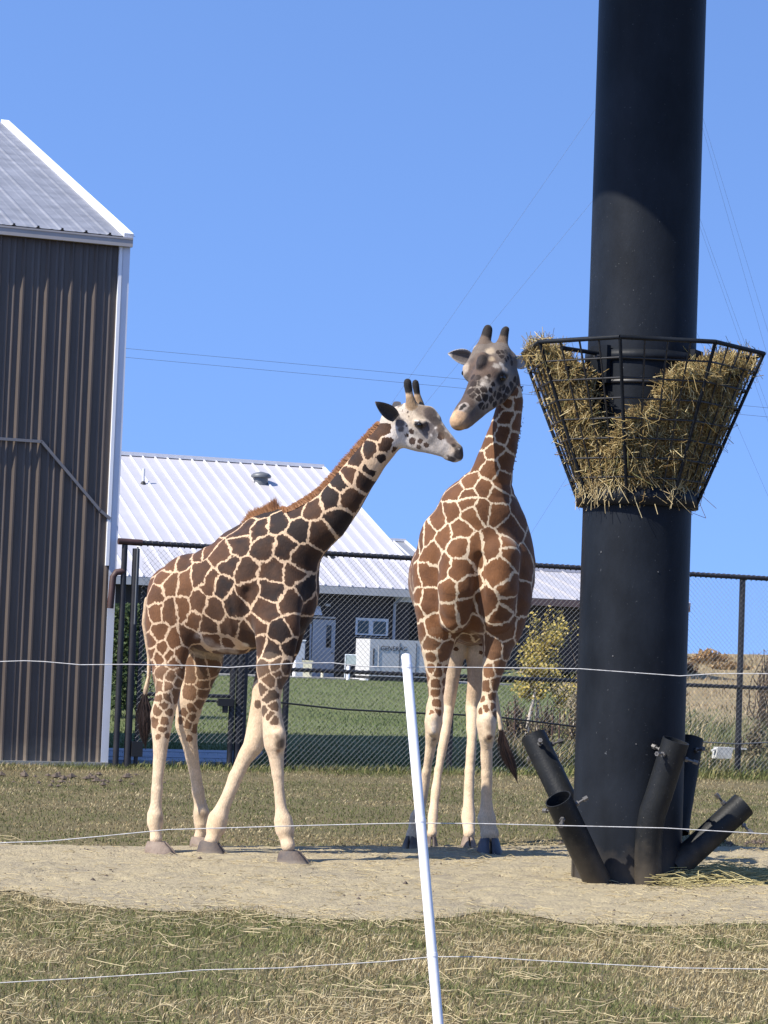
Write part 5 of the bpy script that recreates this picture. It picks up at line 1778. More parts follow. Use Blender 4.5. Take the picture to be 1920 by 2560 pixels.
CREAM = (0.70, 0.53, 0.37)
lat1 = Vector((0.40, 0.92, 0)).normalized()
b = body_d
A_chains = [
    ('torso', 0.74, 0.10, [(432, 1478, b(432), 66), (485, 1488, b(485), 106), (556, 1494, b(556), 134), (626, 1474, b(628), 151), (676, 1478, b(684), 124), (700, 1502, b(712), 76)]),
    ('torso', 0.70, 0.16, [(688, 1400, b(690), 94), (700, 1470, b(712), 78), (710, 1535, b(724), 54)]),
    ('withers', 0.45, 0.12, [(600, 1380, b(600), 52), (650, 1350, b(650), 56), (700, 1330, b(700), 54)]),
    ('neck', 0.78, 0.12, [(716, 1372, b(716), 94), (762, 1338, 18.68, 73), (812, 1300, 18.62, 60), (858, 1245, 18.57, 53), (892, 1196, 18.54, 48), (925, 1150, 18.5, 43), (962, 1105, 18.47, 39), (988, 1078, 18.46, 38)]),
    ('head', 0.78, 0.05, [(985, 1052, 18.46, 34), (1020, 1046, 18.44, 40), (1052, 1056, 18.41, 44), (1082, 1082, 18.38, 36), (1112, 1107, 18.36, 27), (1138, 1127, 18.34, 20)]),
    ('head', 0.62, 0.04, [(1006, 1088, 18.45, 28), (1050, 1104, 18.41, 26), (1084, 1119, 18.38, 17), (1110, 1128, 18.36, 15)]),
    ('head', 0.95, 0.02, [(1139, 1132, 18.34, 20), (1146, 1140, 18.335, 14)]),
    ('head', 0.9, 0.02, [(1118, 1142, 18.36, 9), (1136, 1149, 18.345, 8)]),
    ('head', 0.8, 0.03, [(1074, 1033, 18.40, 17), (1088, 1048, 18.39, 15)]),
    ('horn', 1.0, 0.03, [(1030, 1018, 18.38, 15), (1023, 985, 18.37, 9.5), (1020, 964, 18.37, 11), (1019, 956, 18.37, 10.5)]),
    ('horn', 1.0, 0.03, [(1050, 1020, 18.50, 14), (1043, 985, 18.50, 9), (1040, 964, 18.50, 10), (1039, 957, 18.50, 9.5)]),
    ('head', 1.0, 0.015, [(1040, 1056, 18.30, 9), (1060, 1058, 18.29, 8)]),
    # near hind leg
    ('thigh', 0.62, 0.10, [(428, 1500, b(428) - .17, 66), (424, 1560, b(424) - .19, 67), (422, 1620, 18.94, 57), (421, 1684, 18.91, 41)]),
    ('leg', 0.80, 0.03, [(421, 1684, 18.91, 41), (420, 1735, 18.90, 31), (407, 1785, 18.88, 29), (404, 1815, 18.87, 27), (402, 1860, 18.86, 20), (397, 1915, 18.85, 16), (392, 1975, 18.84, 13.5)]),
    ('shank', 0.9, 0.02, [(392, 1975, 18.84, 13.5), (390, 2012, 18.83, 15), (388, 2038, 18.83, 21.5), (388, 2056, 18.83, 22), (389, 2080, 18.82, 16), (390, 2096, 18.81, 17)]),
    # far hind leg
    ('thigh', 0.62, 0.10, [(470, 1520, b(470) + .20, 80), (505, 1600, 19.44, 66), (506, 1650, 19.48, 54)]),
    ('leg', 0.80, 0.03, [(506, 1650, 19.48, 54), (492, 1700, 19.50, 44), (474, 1755, 19.52, 37), (466, 1812, 19.55, 29), (475, 1862, 19.57, 20), (485, 1915, 19.6, 15.5), (495, 1978, 19.63, 15)]),
    ('shank', 0.9, 0.02, [(495, 1978, 19.63, 14.5), (500, 2008, 19.65, 15.5), (503, 2032, 19.65, 20.5), (504, 2055, 19.66, 19.5), (503, 2078, 19.67, 14), (499, 2090, 19.67, 14)]),
    # near fore leg
    ('thigh', 0.55, 0.10, [(688, 1500, b(694) - .21, 74), (692, 1570, 18.49, 63), (690, 1620, 18.48, 53), (684, 1668, 18.46, 45)]),
    ('leg', 0.85, 0.03, [(684, 1668, 18.46, 44), (677, 1710, 18.45, 34), (676, 1750, 18.44, 27), (681, 1800, 18.42, 26), (685, 1838, 18.41, 30), (687, 1862, 18.40, 28), (690, 1895, 18.40, 19), (694, 1935, 18.39, 15)]),
    ('shank', 0.9, 0.02, [(694, 1935, 18.39, 14.5), (699, 1990, 18.38, 14), (703, 2022, 18.37, 16), (708, 2052, 18.36, 24), (712, 2074, 18.35, 24), (717, 2098, 18.34, 17.5), (721, 2114, 18.32, 18)]),
    # far fore leg, stepping back
    ('thigh', 0.55, 0.10, [(712, 1540, b(712) + .22, 66), (704, 1610, 18.96, 52), (686, 1668, 18.98, 43)]),
    ('leg', 0.85, 0.03, [(686, 1668, 18.98, 43), (666, 1720, 19.0, 36), (649, 1785, 19.0, 27), (641, 1840, 19.0, 28), (633, 1866, 19.0, 25), (612, 1895, 19.0, 20), (590, 1942, 19.0, 17)]),
    ('shank', 0.9, 0.02, [(590, 1942, 19.0, 17), (568, 1996, 18.98, 16.5), (556, 2022, 18.97, 18.5), (545, 2048, 18.96, 25), (539, 2070, 18.95, 25), (532, 2092, 18.93, 18.5), (527, 2102, 18.92, 18)]),
    ('tail', 1.0, 0.02, [(372, 1500, 19.25, 10), (362, 1560, 19.3, 8), (373, 1640, 19.32, 6.5), (372, 1690, 19.32, 6), (362, 1735, 19.32, 7)]),
    # belly fold line
    ('torso', 0.8, 0.08, [(520, 1560, b(520), 66), (590, 1580, b(590), 54)]),
    ('cut', 1.0, -0.06, [(462, 1480, 18.74, 9), (472, 1530, 18.72, 10), (486, 1580, 18.72, 10)]),
    ('cut', 1.0, -0.07, [(618, 1480, 18.53, 9), (612, 1540, 18.53, 11), (614, 1600, 18.55, 12)]),
    ('cut', 1.0, -0.07, [(772, 1440, 18.40, 9), (742, 1450, 18.30, 10), (728, 1490, 18.28, 8)]),
    ('leg', 0.9, 0.025, [(420, 1722, 18.86, 25), (393, 1788, 18.86, 17)]),
    ('leg', 0.9, 0.02, [(693, 1838, 18.36, 21), (694, 1862, 18.36, 17)]),
    # nostril and mouth slit
    ('cut', 1.0, -0.012, [(1112, 1139, 18.27, 3.0), (1140, 1146, 18.27, 2.6)]),
    ('cut', 1.0, -0.010, [(1138, 1112, 18.275, 4.0), (1143, 1118, 18.275, 3.4)]),
]
def Z2(l): return [(330 + p[0] / 3.13, 1000 + p[1] / 3.13) + tuple(p[2:]) for p in l]
def Z3(l): return [(330 + p[0] / 3.13, 1540 + p[1] / 3.13) + tuple(p[2:]) for p in l]
def Z1(l): return [(860 + p[0] / 3.318, 760 + p[1] / 3.318) + tuple(p[2:]) for p in l]
def Z6(l): return [(940 + p[0] / 6.913, 900 + p[1] / 6.913) + tuple(p[2:]) for p in l]
def Z7(l): return [(1100 + p[0] / 6.913, 780 + p[1] / 6.913) + tuple(p[2:]) for p in l]
def Z4(l): return [(960 + p[0] / 3.686, 1340 + p[1] / 3.686) + tuple(p[2:]) for p in l]
A_seeds = Z2([(1640, 640), (1540, 765), (1405, 850), (1280, 865), (1145, 955), (995, 1000), (885, 1015), (1600, 950), (1470, 1040), (1300, 1010), (1190, 1150), (1040, 1150), (835, 1125),
              (1330, 1240), (1270, 1360), (700, 1205), (755, 1305), (880, 1345), (1100, 1350), (530, 1195), (390, 1272), (545, 1120), (300, 1300), (530, 1370), (412, 1425), (303, 1425), (238, 1372),
              (610, 1430), (703, 1462), (920, 1497), (1080, 1490), (172, 1530), (515, 1590), (393, 1640), (290, 1650), (645, 1645), (800, 1590), (1030, 1640), (1270, 1570), (1350, 1480), (1385, 1640),
              (185, 1660), (108, 1735), (488, 1725), (590, 1770), (752, 1780), (965, 1770), (1170, 1840), (1300, 1770), (1360, 1740), (207, 1822), (140, 1900), (335, 1885), (430, 1860), (893, 1840), (632, 1885, 26, 0.9),
              (740, 1900, 20, 0.9), (240, 1955), (990, 1935), (1090, 1965), (1240, 1930)])
A_seeds += Z3([(145, 290), (232, 262), (205, 330), (285, 305), (375, 315), (330, 350), (160, 380), (235, 440), (345, 375), (390, 450), (305, 480), (215, 560), (280, 555), (350, 525), (220, 640), (275, 630), (340, 600),
               (195, 740, 9), (245, 700, 8), (178, 830, 9), (252, 830, 7), (235, 885, 7), (290, 760, 7), (200, 940, 5), (275, 930, 6),
               (740, 330), (650, 440), (550, 460), (470, 470), (560, 540), (640, 510), (470, 600), (550, 610), (530, 690, 11), (470, 730, 11), (440, 850, 9), (495, 880, 9), (410, 760, 9), (470, 790, 7), (450, 960, 6), (380, 820, 7),
               (1000, 225), (1080, 295), (1200, 260), (1030, 420), (1130, 400), (1070, 510, 19), (1020, 575, 11), (1070, 635, 17), (1100, 710, 10), (1040, 740, 9), (1070, 775, 7), (1115, 820, 7), (1180, 505, 13), (1150, 440, 14),
               (1200, 420, 14), (985, 690, 7)])
A_seeds += Z1([(213, 1390, 18), (225, 1225), (308, 1285, 13), (100, 1275), (25, 1430), (170, 1460), (350, 1180), (300, 1050), (60, 1600), (255, 1330, 1), (410, 1210, 9)])
A_seeds += Z6([(520, 1300, 6), (610, 1235, 7), (625, 1400, 10), (765, 1410, 7), (880, 1480, 7), (740, 1510, 6), (515, 830, 3.5), (310, 790, 4), (530, 1130, 3), (450, 880, 2.5), (545, 890, 2.5), (590, 900, 2), (1130, 1320, 10, 0.8), (560, 960, 2), (500, 920, 2)])
FACE = (0.55, 0.50, 0.46)
A_under = [
    (1000, 1090, 50, (0.64, 0.58, 0.52), 0.9, 0.5), (1085, 1105, 55, (0.45, 0.40, 0.36), 0.8, 0.5, ['head']), (1040, 1035, 44, (0.46, 0.37, 0.27), 0.8, 0.4, ['head']),
    (1072, 1080, 40, (0.22, 0.19, 0.175), 0.7, 0.3, ['head']), (1045, 1112, 22, (0.46, 0.40, 0.35), 0.6, 0.3, ['head']), (1110, 1112, 26, (0.52, 0.46, 0.41), 0.7, 0.3, ['head']),
    (560, 1626, 44, (0.54, 0.47, 0.41), 0.7, 0.3), (500, 1590, 20, (0.60, 0.53, 0.47), 0.6, 0.2),
    (640, 1840, 60, (0.70, 0.52, 0.34), 0.5, 0.3), (685, 1820, 50, (0.70, 0.52, 0.34), 0.6, 0.3), (410, 1800, 50, (0.68, 0.49, 0.30), 0.6, 0.3), (705, 2070, 46, (0.66, 0.49, 0.31), 0.6, 0.3), (388, 2060, 46, (0.66, 0.49, 0.31), 0.6, 0.3), (540, 2070, 46, (0.64, 0.46, 0.28), 0.6, 0.3), (505, 2060, 40, (0.66, 0.49, 0.31), 0.6, 0.3),
]
A_blobs = [
    (1060, 1026, 30, (0.14, 0.10, 0.075), 0.85, 0.5, ['head']), (1078, 1034, 24, (0.075, 0.055, 0.048), 0.95, 0.6, ['head']), (1090, 1052, 20, (0.055, 0.042, 0.038), 0.95, 0.6, ['head']), (1103, 1072, 17, (0.12, 0.08, 0.055), 0.9, 0.6, ['head']), (1117, 1088, 14, (0.14, 0.095, 0.065), 0.9, 0.6, ['head']),
    (1129, 1101, 14, (0.15, 0.10, 0.075), 0.9, 0.6), (1141, 1113, 12, (0.11, 0.08, 0.06), 0.9, 0.6), (1153, 1132, 22, (0.060, 0.046, 0.040), 0.95, 0.65), (1128, 1124, 16, (0.34, 0.26, 0.19), 0.6, 0.3), (1148, 1122, 4.5, (0.5, 0.44, 0.38), 0.7, 0.4),
    (1046, 1064, 14, (0.05, 0.042, 0.042), 0.95, 0.7), (1060, 1066, 16, (0.055, 0.045, 0.045), 0.95, 0.7), (1072, 1066, 14, (0.085, 0.07, 0.07), 0.9, 0.6), (1066, 1080, 14, (0.10, 0.085, 0.085), 0.85, 0.6), (1080, 1080, 12, (0.12, 0.10, 0.095), 0.8, 0.5),
    (1038, 1051, 4.5, (0.85, 0.83, 0.8), 0.95, 0.5), (1045, 1051, 4.5, (0.85, 0.83, 0.8), 0.95, 0.5), (1087, 1070, 4, (0.70, 0.64, 0.58), 0.9, 0.4), (1078, 1086, 5, (0.66, 0.60, 0.55), 0.9, 0.4), (1103, 1090, 6, (0.20, 0.12, 0.07), 0.9, 0.6), (1108, 1096, 5, (0.20, 0.12, 0.07), 0.9, 0.6),
    (1030, 1006, 30, (0.24, 0.155, 0.085), 0.85, 0.5, ['horn']), (1046, 1006, 30, (0.20, 0.13, 0.075), 0.85, 0.5, ['horn']),
    (1020, 953, 32, (0.014, 0.012, 0.012), 1.0, 0.8, ['horn']), (1039, 955, 32, (0.014, 0.012, 0.012), 1.0, 0.8, ['horn']), (984, 1008, 15, (0.06, 0.048, 0.045), 0.9, 0.6), (1000, 1013, 10, (0.07, 0.055, 0.045), 0.8, 0.5),
    (990, 1042, 15, (0.07, 0.06, 0.06), 0.9, 0.6), (1000, 1056, 14, (0.075, 0.06, 0.06), 0.9, 0.65), (1003, 1072, 10, (0.08, 0.065, 0.062), 0.9, 0.6), (1127, 1150, 12, (0.05, 0.038, 0.034), 0.95, 0.7), (1136, 1150, 9, (0.06, 0.045, 0.04), 0.9, 0.6), (1134, 1112, 7, (0.025, 0.018, 0.016), 0.95, 0.6), (1118, 1141, 5, (0.05, 0.035, 0.03), 0.8, 0.5), (1050, 1120, 7, (0.12, 0.09, 0.07), 0.6, 0.4), (1066, 1124, 6, (0.14, 0.1, 0.08), 0.6, 0.4),
    (520, 1606, 22, (0.50, 0.43, 0.37), 0.5, 0.3), (548, 1622, 24, (0.52, 0.45, 0.39), 0.5, 0.3), (580, 1628, 22, (0.52, 0.45, 0.39), 0.5, 0.3), (492, 1588, 14, (0.58, 0.51, 0.45), 0.3, 0.3), (612, 1612, 14, (0.72, 0.64, 0.55), 0.8, 0.3), (525, 1640, 60, (0.40, 0.32, 0.22), 0.75, 0.6, ['thigh']),
    (702, 1860, 22, (0.085, 0.055, 0.033), 0.92, 0.35), (690, 1822, 9, (0.42, 0.29, 0.17), 0.6, 0.3), (676, 1840, 10, (0.45, 0.32, 0.19), 0.5, 0.3), (692, 1842, 8, (0.2, 0.14, 0.09), 0.7, 0.3), (697, 1880, 10, (0.20, 0.10, 0.04), 0.8, 0.3), (507, 2040, 16, (0.20, 0.14, 0.09), 0.7, 0.3), (402, 2045, 14, (0.22, 0.16, 0.11), 0.6, 0.2), (730, 2092, 16, (0.28, 0.2, 0.12), 0.6, 0.2), (545, 2075, 14, (0.45, 0.32, 0.2), 0.5, 0.2),
    (362, 1728, 14, (0.10, 0.08, 0.07), 0.5, 0.3, ['tail']),
]
REG_A = dict(d=18.7, base=dict(head=(0.50, 0.43, 0.36)), space=dict(torso=.24, withers=.2, neck=.19, thigh=.16, leg=.11), lw=dict(torso=.0090, withers=.0088, neck=.0105, thigh=.0082, leg=.0068, head=.006, horn=.5, shank=.5, tail=.5, cut=.01),
             rmax=dict(torso=.27, withers=.25, neck=.2, thigh=.2, leg=.09, head=.06, shank=0, horn=0, tail=0), patch=dict(shank=0, horn=0, tail=0, leg=0.9), warp=dict(torso=1.0, neck=0.9, thigh=.8, leg=.6, head=.4))
PAL_A = dict(face=(0.075, 0.045, 0.034), dark=(0.018, 0.0105, 0.0085), rust=(0.135, 0.058, 0.023), cream=(0.58, 0.41, 0.265), cream_low=(0.61, 0.46, 0.305), cz=(0.6, 1.9),
             rust_fn=lambda P: -0.22 + 0.60 * sstep(-1.15, -1.8, P[:, 0]) + 0.25 * sstep(2.0, 1.2, P[:, 2]) - 0.18 * sstep(-1.4, -0.6, P[:, 0]))
e_n = np.array((-0.25, -0.95, 0.15))
ear_A = [(WA(990, 1046, 18.34), WA(938, 1004, 18.24), np.array((0.61, -0.1, 0.785)), 0.108, np.array((0.1, -0.98, 0.1)), (0.04, 0.035, 0.034), (0.11, 0.088, 0.078)),
         (WA(992, 1022, 18.56), WA(985, 1004, 18.75), np.array((0.75, 0.3, 0.55)), 0.09, np.array((0.2, -0.9, 0.3)), (0.05, 0.045, 0.045), (0.08, 0.065, 0.055))]
gA, bvA, castA = giraffe('giraffe', 'walking giraffe in profile with dark brown patches and lowered head', A_chains, lat1, A_seeds, A_blobs, REG_A, PAL_A, 0.009, ear_A, DA, A_under)
pe = castA(1049, 1062); eye(gA, Vector(pe) + Vector((0.0, 0.008, 0.0)), 0.026)
pe = WA(1056, 1060, 18.60); eye(gA, pe, 0.024)
# mane
mp = [(588, 1342), (614, 1318), (640, 1300), (668, 1290), (692, 1286), (702, 1280), (720, 1272), (756, 1254), (800, 1228), (840, 1188), (880, 1143), (920, 1096), (950, 1052)]
mh = [5, 20, 36, 34, 42, 24, 10, 13, 16, 19, 22, 20, 10]
mpd = [body_d(p[0]) if p[0] < 720 else 18.68 - (p[0] - 720) / 230 * 0.2 for p in mp]
hair_strip([WA(p[0], p[1] + 4, d_) for p, d_ in zip(mp, mpd)], [v * 18.6 / F_PX for v in mh], 5200, 0.007, -0.25, ((0.25, 0.105, 0.042), (0.36, 0.18, 0.085)), 0.012, parent=gA)
hair_strip([WA(684, 1288, body_d(690)), WA(693, 1286, body_d(690))], [0.13, 0.14], 160, 0.007, 0.1, ((0.22, 0.10, 0.05), (0.34, 0.16, 0.08)), 0.008, parent=gA, name='mane_tuft')
tuft([WA(362, 1730, 19.32), WA(362, 1770, 19.32), WA(360, 1815, 19.32), WA(364, 1875, 19.32)], 0.042, 420, ((0.012, 0.010, 0.010), (0.05, 0.03, 0.025)), gA)
ha = math.atan2(-0.45, 1)
def under_leg(w, dx=0.0, dy=0.0):
    return Vector((w.x + dx, w.y + dy, 0.010))
hoof(gA, under_leg(WA(391, 2100, 18.81), 0.045, -0.02), ha, 0.235, 0.165, 0.10, 'hoof_pale')
hoof(gA, under_leg(WA(499, 2092, 19.67), 0.035, -0.015), ha, 0.20, 0.14, 0.08, 'hoof_pale')
hoof(gA, under_leg(WA(525, 2105, 18.92), 0.03, -0.01), ha, 0.235, 0.165, 0.10, 'hoof', 0.15)
hoof(gA, under_leg(WA(721, 2118, 18.32), 0.055, -0.025), ha, 0.245, 0.17, 0.105, 'hoof')

# ---- the giraffe that faces the viewer
lat2 = Vector((0.99, 0.12, 0)).normalized()
B_chains = [
    ('torso', 1.02, 0.10, [(1186, 1400, 19.65, 112), (1184, 1440, 19.95, 150), (1176, 1455, 20.4, 152), (1160, 1450, 20.9, 138), (1150, 1430, 21.25, 96)]),
    ('torso', 0.9, 0.14, [(1196, 1330, 19.62, 92), (1191, 1420, 19.57, 90), (1190, 1510, 19.56, 72)]),
    ('torso', 0.9, 0.08, [(1180, 1545, 19.75, 62), (1178, 1560, 20.3, 52)]),
    ('neck', 1.0, 0.12, [(1190, 1352, 19.66, 130), (1197, 1296, 19.62, 108), (1209, 1248, 19.57, 78), (1227, 1194, 19.53, 54), (1248, 1124, 19.52, 44), (1265, 1062, 19.52, 37), (1277, 1004, 19.54, 31), (1268, 950, 19.54, 30)]),
    ('shoulder', 1.0, 0.10, [(1110, 1340, 19.66, 56), (1088, 1430, 19.62, 58), (1092, 1520, 19.56, 56), (1098, 1580, 19.56, 48)]),
    ('shoulder', 1.0, 0.10, [(1262, 1330, 19.66, 58), (1276, 1410, 19.60, 62), (1268, 1500, 19.52, 60), (1254, 1570, 19.50, 52)]),
    ('breast', 1.0, 0.05, [(1148, 1395, 19.34, 46), (1144, 1468, 19.30, 50), (1136, 1545, 19.35, 38)]),
    ('breast', 1.0, 0.05, [(1248, 1392, 19.31, 52), (1246, 1468, 19.28, 50), (1242, 1545, 19.34, 38)]),
    ('cut', 1.0, -0.045, [(1200, 1390, 19.22, 7), (1197, 1440, 19.19, 11), (1195, 1500, 19.18, 13), (1190, 1550, 19.20, 15), (1186, 1588, 19.24, 16)]),
    ('cut', 1.0, -0.05, [(1100, 1545, 19.26, 8), (1130, 1562, 19.20, 9), (1150, 1590, 19.22, 8)]),
    ('cut', 1.0, -0.05, [(1285, 1530, 19.22, 8), (1255, 1548, 19.17, 9), (1226, 1580, 19.19, 8)]),
    # fore legs
    ('leg', 0.95, 0.05, [(1096, 1572, 19.56, 50), (1092, 1625, 19.56, 40), (1090, 1680, 19.57, 27), (1090, 1740, 19.58, 19), (1087, 1772, 19.58, 21)]),
    ('leg', 0.95, 0.03, [(1087, 1772, 19.58, 21), (1084, 1805, 19.56, 24), (1081, 1838, 19.57, 19), (1077, 1862, 19.6, 14), (1067, 1930, 19.63, 11.5)]),
    ('shank', 1.0, 0.02, [(1067, 1930, 19.63, 11.5), (1056, 1998, 19.67, 12), (1050, 2022, 19.68, 14), (1044, 2044, 19.68, 19.5), (1036, 2072, 19.68, 15.5), (1031, 2090, 19.67, 17)]),
    ('leg', 0.95, 0.05, [(1248, 1570, 19.48, 52), (1242, 1630, 19.46, 38), (1230, 1690, 19.45, 26), (1221, 1745, 19.45, 20), (1217, 1775, 19.44, 24)]),
    ('leg', 0.95, 0.03, [(1217, 1775, 19.44, 24), (1216, 1808, 19.42, 27), (1216, 1842, 19.43, 22), (1216, 1872, 19.45, 15.5), (1217, 1935, 19.47, 13.5)]),
    ('shank', 1.0, 0.02, [(1217, 1935, 19.47, 13.5), (1216, 1998, 19.48, 14.5), (1216, 2022, 19.48, 17), (1216, 2046, 19.48, 23), (1220, 2068, 19.46, 20), (1223, 2084, 19.45, 24)]),
    ('leg', 1.0, 0.02, [(1083, 1795, 19.50, 15), (1083, 1828, 19.49, 13)]),
    ('leg', 1.0, 0.02, [(1218, 1800, 19.36, 17), (1222, 1838, 19.36, 14)]),
    # hind legs
    ('thigh', 0.7, 0.10, [(1110, 1470, 21.0, 78), (1128, 1560, 20.85, 52), (1134, 1620, 20.75, 36)]),
    ('hindleg', 0.9, 0.03, [(1134, 1620, 20.75, 36), (1128, 1690, 20.72, 23), (1120, 1770, 20.75, 18), (1112, 1840, 20.5, 14), (1096, 1925, 20.35, 11)]),
    ('shank', 1.0, 0.02, [(1096, 1925, 20.35, 11), (1086, 2005, 20.2, 10.5), (1082, 2045, 20.1, 14), (1080, 2072, 20.0, 11.5), (1080, 2084, 19.95, 13)]),
    ('thigh', 0.7, 0.10, [(1214, 1470, 21.0, 78), (1206, 1560, 20.85, 50), (1196, 1630, 20.75, 34)]),
    ('hindleg', 0.9, 0.03, [(1196, 1630, 20.75, 34), (1190, 1700, 20.72, 23), (1180, 1772, 20.75, 20), (1180, 1845, 20.5, 15), (1174, 1930, 20.35, 12)]),
    ('shank', 1.0, 0.02, [(1174, 1930, 20.35, 12), (1171, 2000, 20.25, 13), (1170, 2042, 20.15, 18), (1172, 2070, 20.05, 14.5), (1173, 2084, 20.0, 15.5)]),
    # head
    ('head', 1.0, 0.06, [(1262, 905, 19.50, 32), (1236, 908, 19.42, 43), (1225, 936, 19.34, 47), (1204, 975, 19.24, 39), (1177, 1014, 19.13, 30), (1154, 1044, 19.05, 27), (1147, 1053, 19.03, 24)]),
    ('head', 1.0, 0.04, [(1262, 945, 19.46, 34), (1240, 985, 19.36, 30), (1200, 1020, 19.22, 22), (1168, 1048, 19.10, 20)]),
    ('head', 1.0, 0.02, [(1150, 1058, 19.05, 17), (1162, 1060, 19.07, 13)]),
    ('head', 1.0, 0.03, [(1207, 893, 19.26, 14), (1202, 912, 19.22, 14)]),
    ('head', 1.0, 0.05, [(1198, 900, 19.42, 26), (1182, 922, 19.40, 22), (1178, 938, 19.38, 18)]),
    ('head', 1.0, 0.03, [(1168, 922, 19.40, 11), (1168, 932, 19.39, 11)]),
    ('head', 1.0, 0.025, [(1246, 929, 19.24, 13), (1262, 934, 19.27, 12)]),
    ('head', 1.0, 0.04, [(1208, 884, 19.42, 23), (1252, 882, 19.46, 23)]),
    ('horn', 1.0, 0.04, [(1208, 876, 19.44, 22), (1213, 850, 19.46, 14), (1219, 826, 19.48, 12), (1220, 822, 19.48, 11)]),
    ('horn', 1.0, 0.03, [(1251, 876, 19.48, 19), (1258, 850, 19.50, 12), (1263, 828, 19.52, 11), (1265, 824, 19.52, 10)]),
    ('tail', 1.0, 0.02, [(1170, 1420, 21.5, 9), (1215, 1600, 21.55, 7), (1245, 1770, 21.55, 6), (1252, 1822, 21.55, 7)]),
    ('cut', 1.0, -0.012, [(1152, 1024, 18.955, 3.5), (1160, 1016, 18.965, 3.5)]),
    ('cut', 1.0, -0.012, [(1133, 1071, 18.98, 2.4), (1160, 1076, 19.00, 2.4)]),
]
B_seeds = Z1([(1345, 930), (1310, 1080), (1240, 1215), (1210, 1370), (1152, 1520), (1215, 1060), (1190, 1130), (1110, 1300), (1050, 1480), (960, 1440), (930, 1560), (1030, 1640), (880, 1720), (790, 1800), (1430, 830), (1445, 970), (1410, 1150),
              (1345, 1310), (1310, 1470), (1270, 1600), (1130, 1700), (1280, 1720), (1450, 1720), (1380, 1860), (1540, 1870), (700, 1910), (960, 1870), (820, 1930), (630, 1970), (1060, 1740), (1440, 640), (1280, 880)])
B_seeds += Z4([(690, 90), (440, 160), (310, 100), (690, 300), (410, 370), (1060, 330), (850, 110), (960, 90), (1140, 60), (1200, 150), (1310, 250), (1380, 150), (565, 500), (775, 480), (285, 420), (1180, 490), (405, 580), (600, 720), (1110, 710), (1300, 590), (940, 610),
               (750, 690), (290, 690), (480, 870), (330, 900), (1120, 870), (420, 1000), (565, 1090), (1010, 1060), (1150, 1060), (1265, 900), (425, 1115, 10), (495, 1245), (430, 1220, 8), (475, 1370, 10), (475, 1450, 8), (490, 1545, 9), (575, 1220, 8), (560, 1340, 8),
               (555, 1430, 7), (560, 1520, 8), (970, 1240, 12), (1065, 1220, 18), (940, 1385, 11), (1035, 1370, 15), (1005, 1490, 10), (910, 1500, 6), (1010, 1570, 9), (935, 1590, 7), (890, 1610, 6), (1030, 1640, 9), (500, 1620, 7), (430, 1630, 5), (300, 560), (1340, 740), (250, 230)])
B_seeds += Z7([(770, 1475, 13), (880, 1350, 8), (760, 1340, 11), (890, 1510, 15), (1010, 1430, 15), (1120, 1480, 15), (720, 1600, 13), (810, 1625, 8), (640, 1380, 13), (760, 1650, 8), (1170, 1350, 11), (1230, 1280, 12), (820, 1195, 8), (920, 1250, 7), (1100, 1300, 9), (1150, 700, 9), (1080, 770, 10), (1210, 770, 8), (1030, 700, 9), (950, 1420, 9), (1040, 1330, 8),
               (1140, 830, 7), (1300, 1170, 9), (590, 1230, 13), (640, 1150, 12), (540, 1370, 11), (590, 1430, 12), (1060, 1200, 4), (950, 1590, 9), (680, 1500, 9), (1240, 880, 8), (1280, 1350, 16), (1330, 1600, 14), (1170, 1590, 13), (1090, 690, 7), (1180, 800, 6), (700, 1230, 8), (850, 1100, 6), (560, 1130, 9), (1050, 1560, 8)])
B_under = [  # brown face tones, darkened further to hold the shade on the head
    (1196, 922, 70, (0.098, 0.062, 0.046), 0.85, 0.6, ['head']), (1178, 968, 50, (0.062, 0.040, 0.030), 0.9, 0.6, ['head']), (1158, 1000, 40, (0.080, 0.055, 0.044), 0.92, 0.65, ['head']), (1222, 990, 56, (0.33, 0.285, 0.24), 0.85, 0.5, ['head']), (1268, 950, 52, (0.32, 0.28, 0.24), 0.6, 0.4, ['head']),
    (1086, 1800, 50, (0.70, 0.54, 0.38), 0.5, 0.3), (1216, 1800, 50, (0.70, 0.54, 0.38), 0.5, 0.3),
]
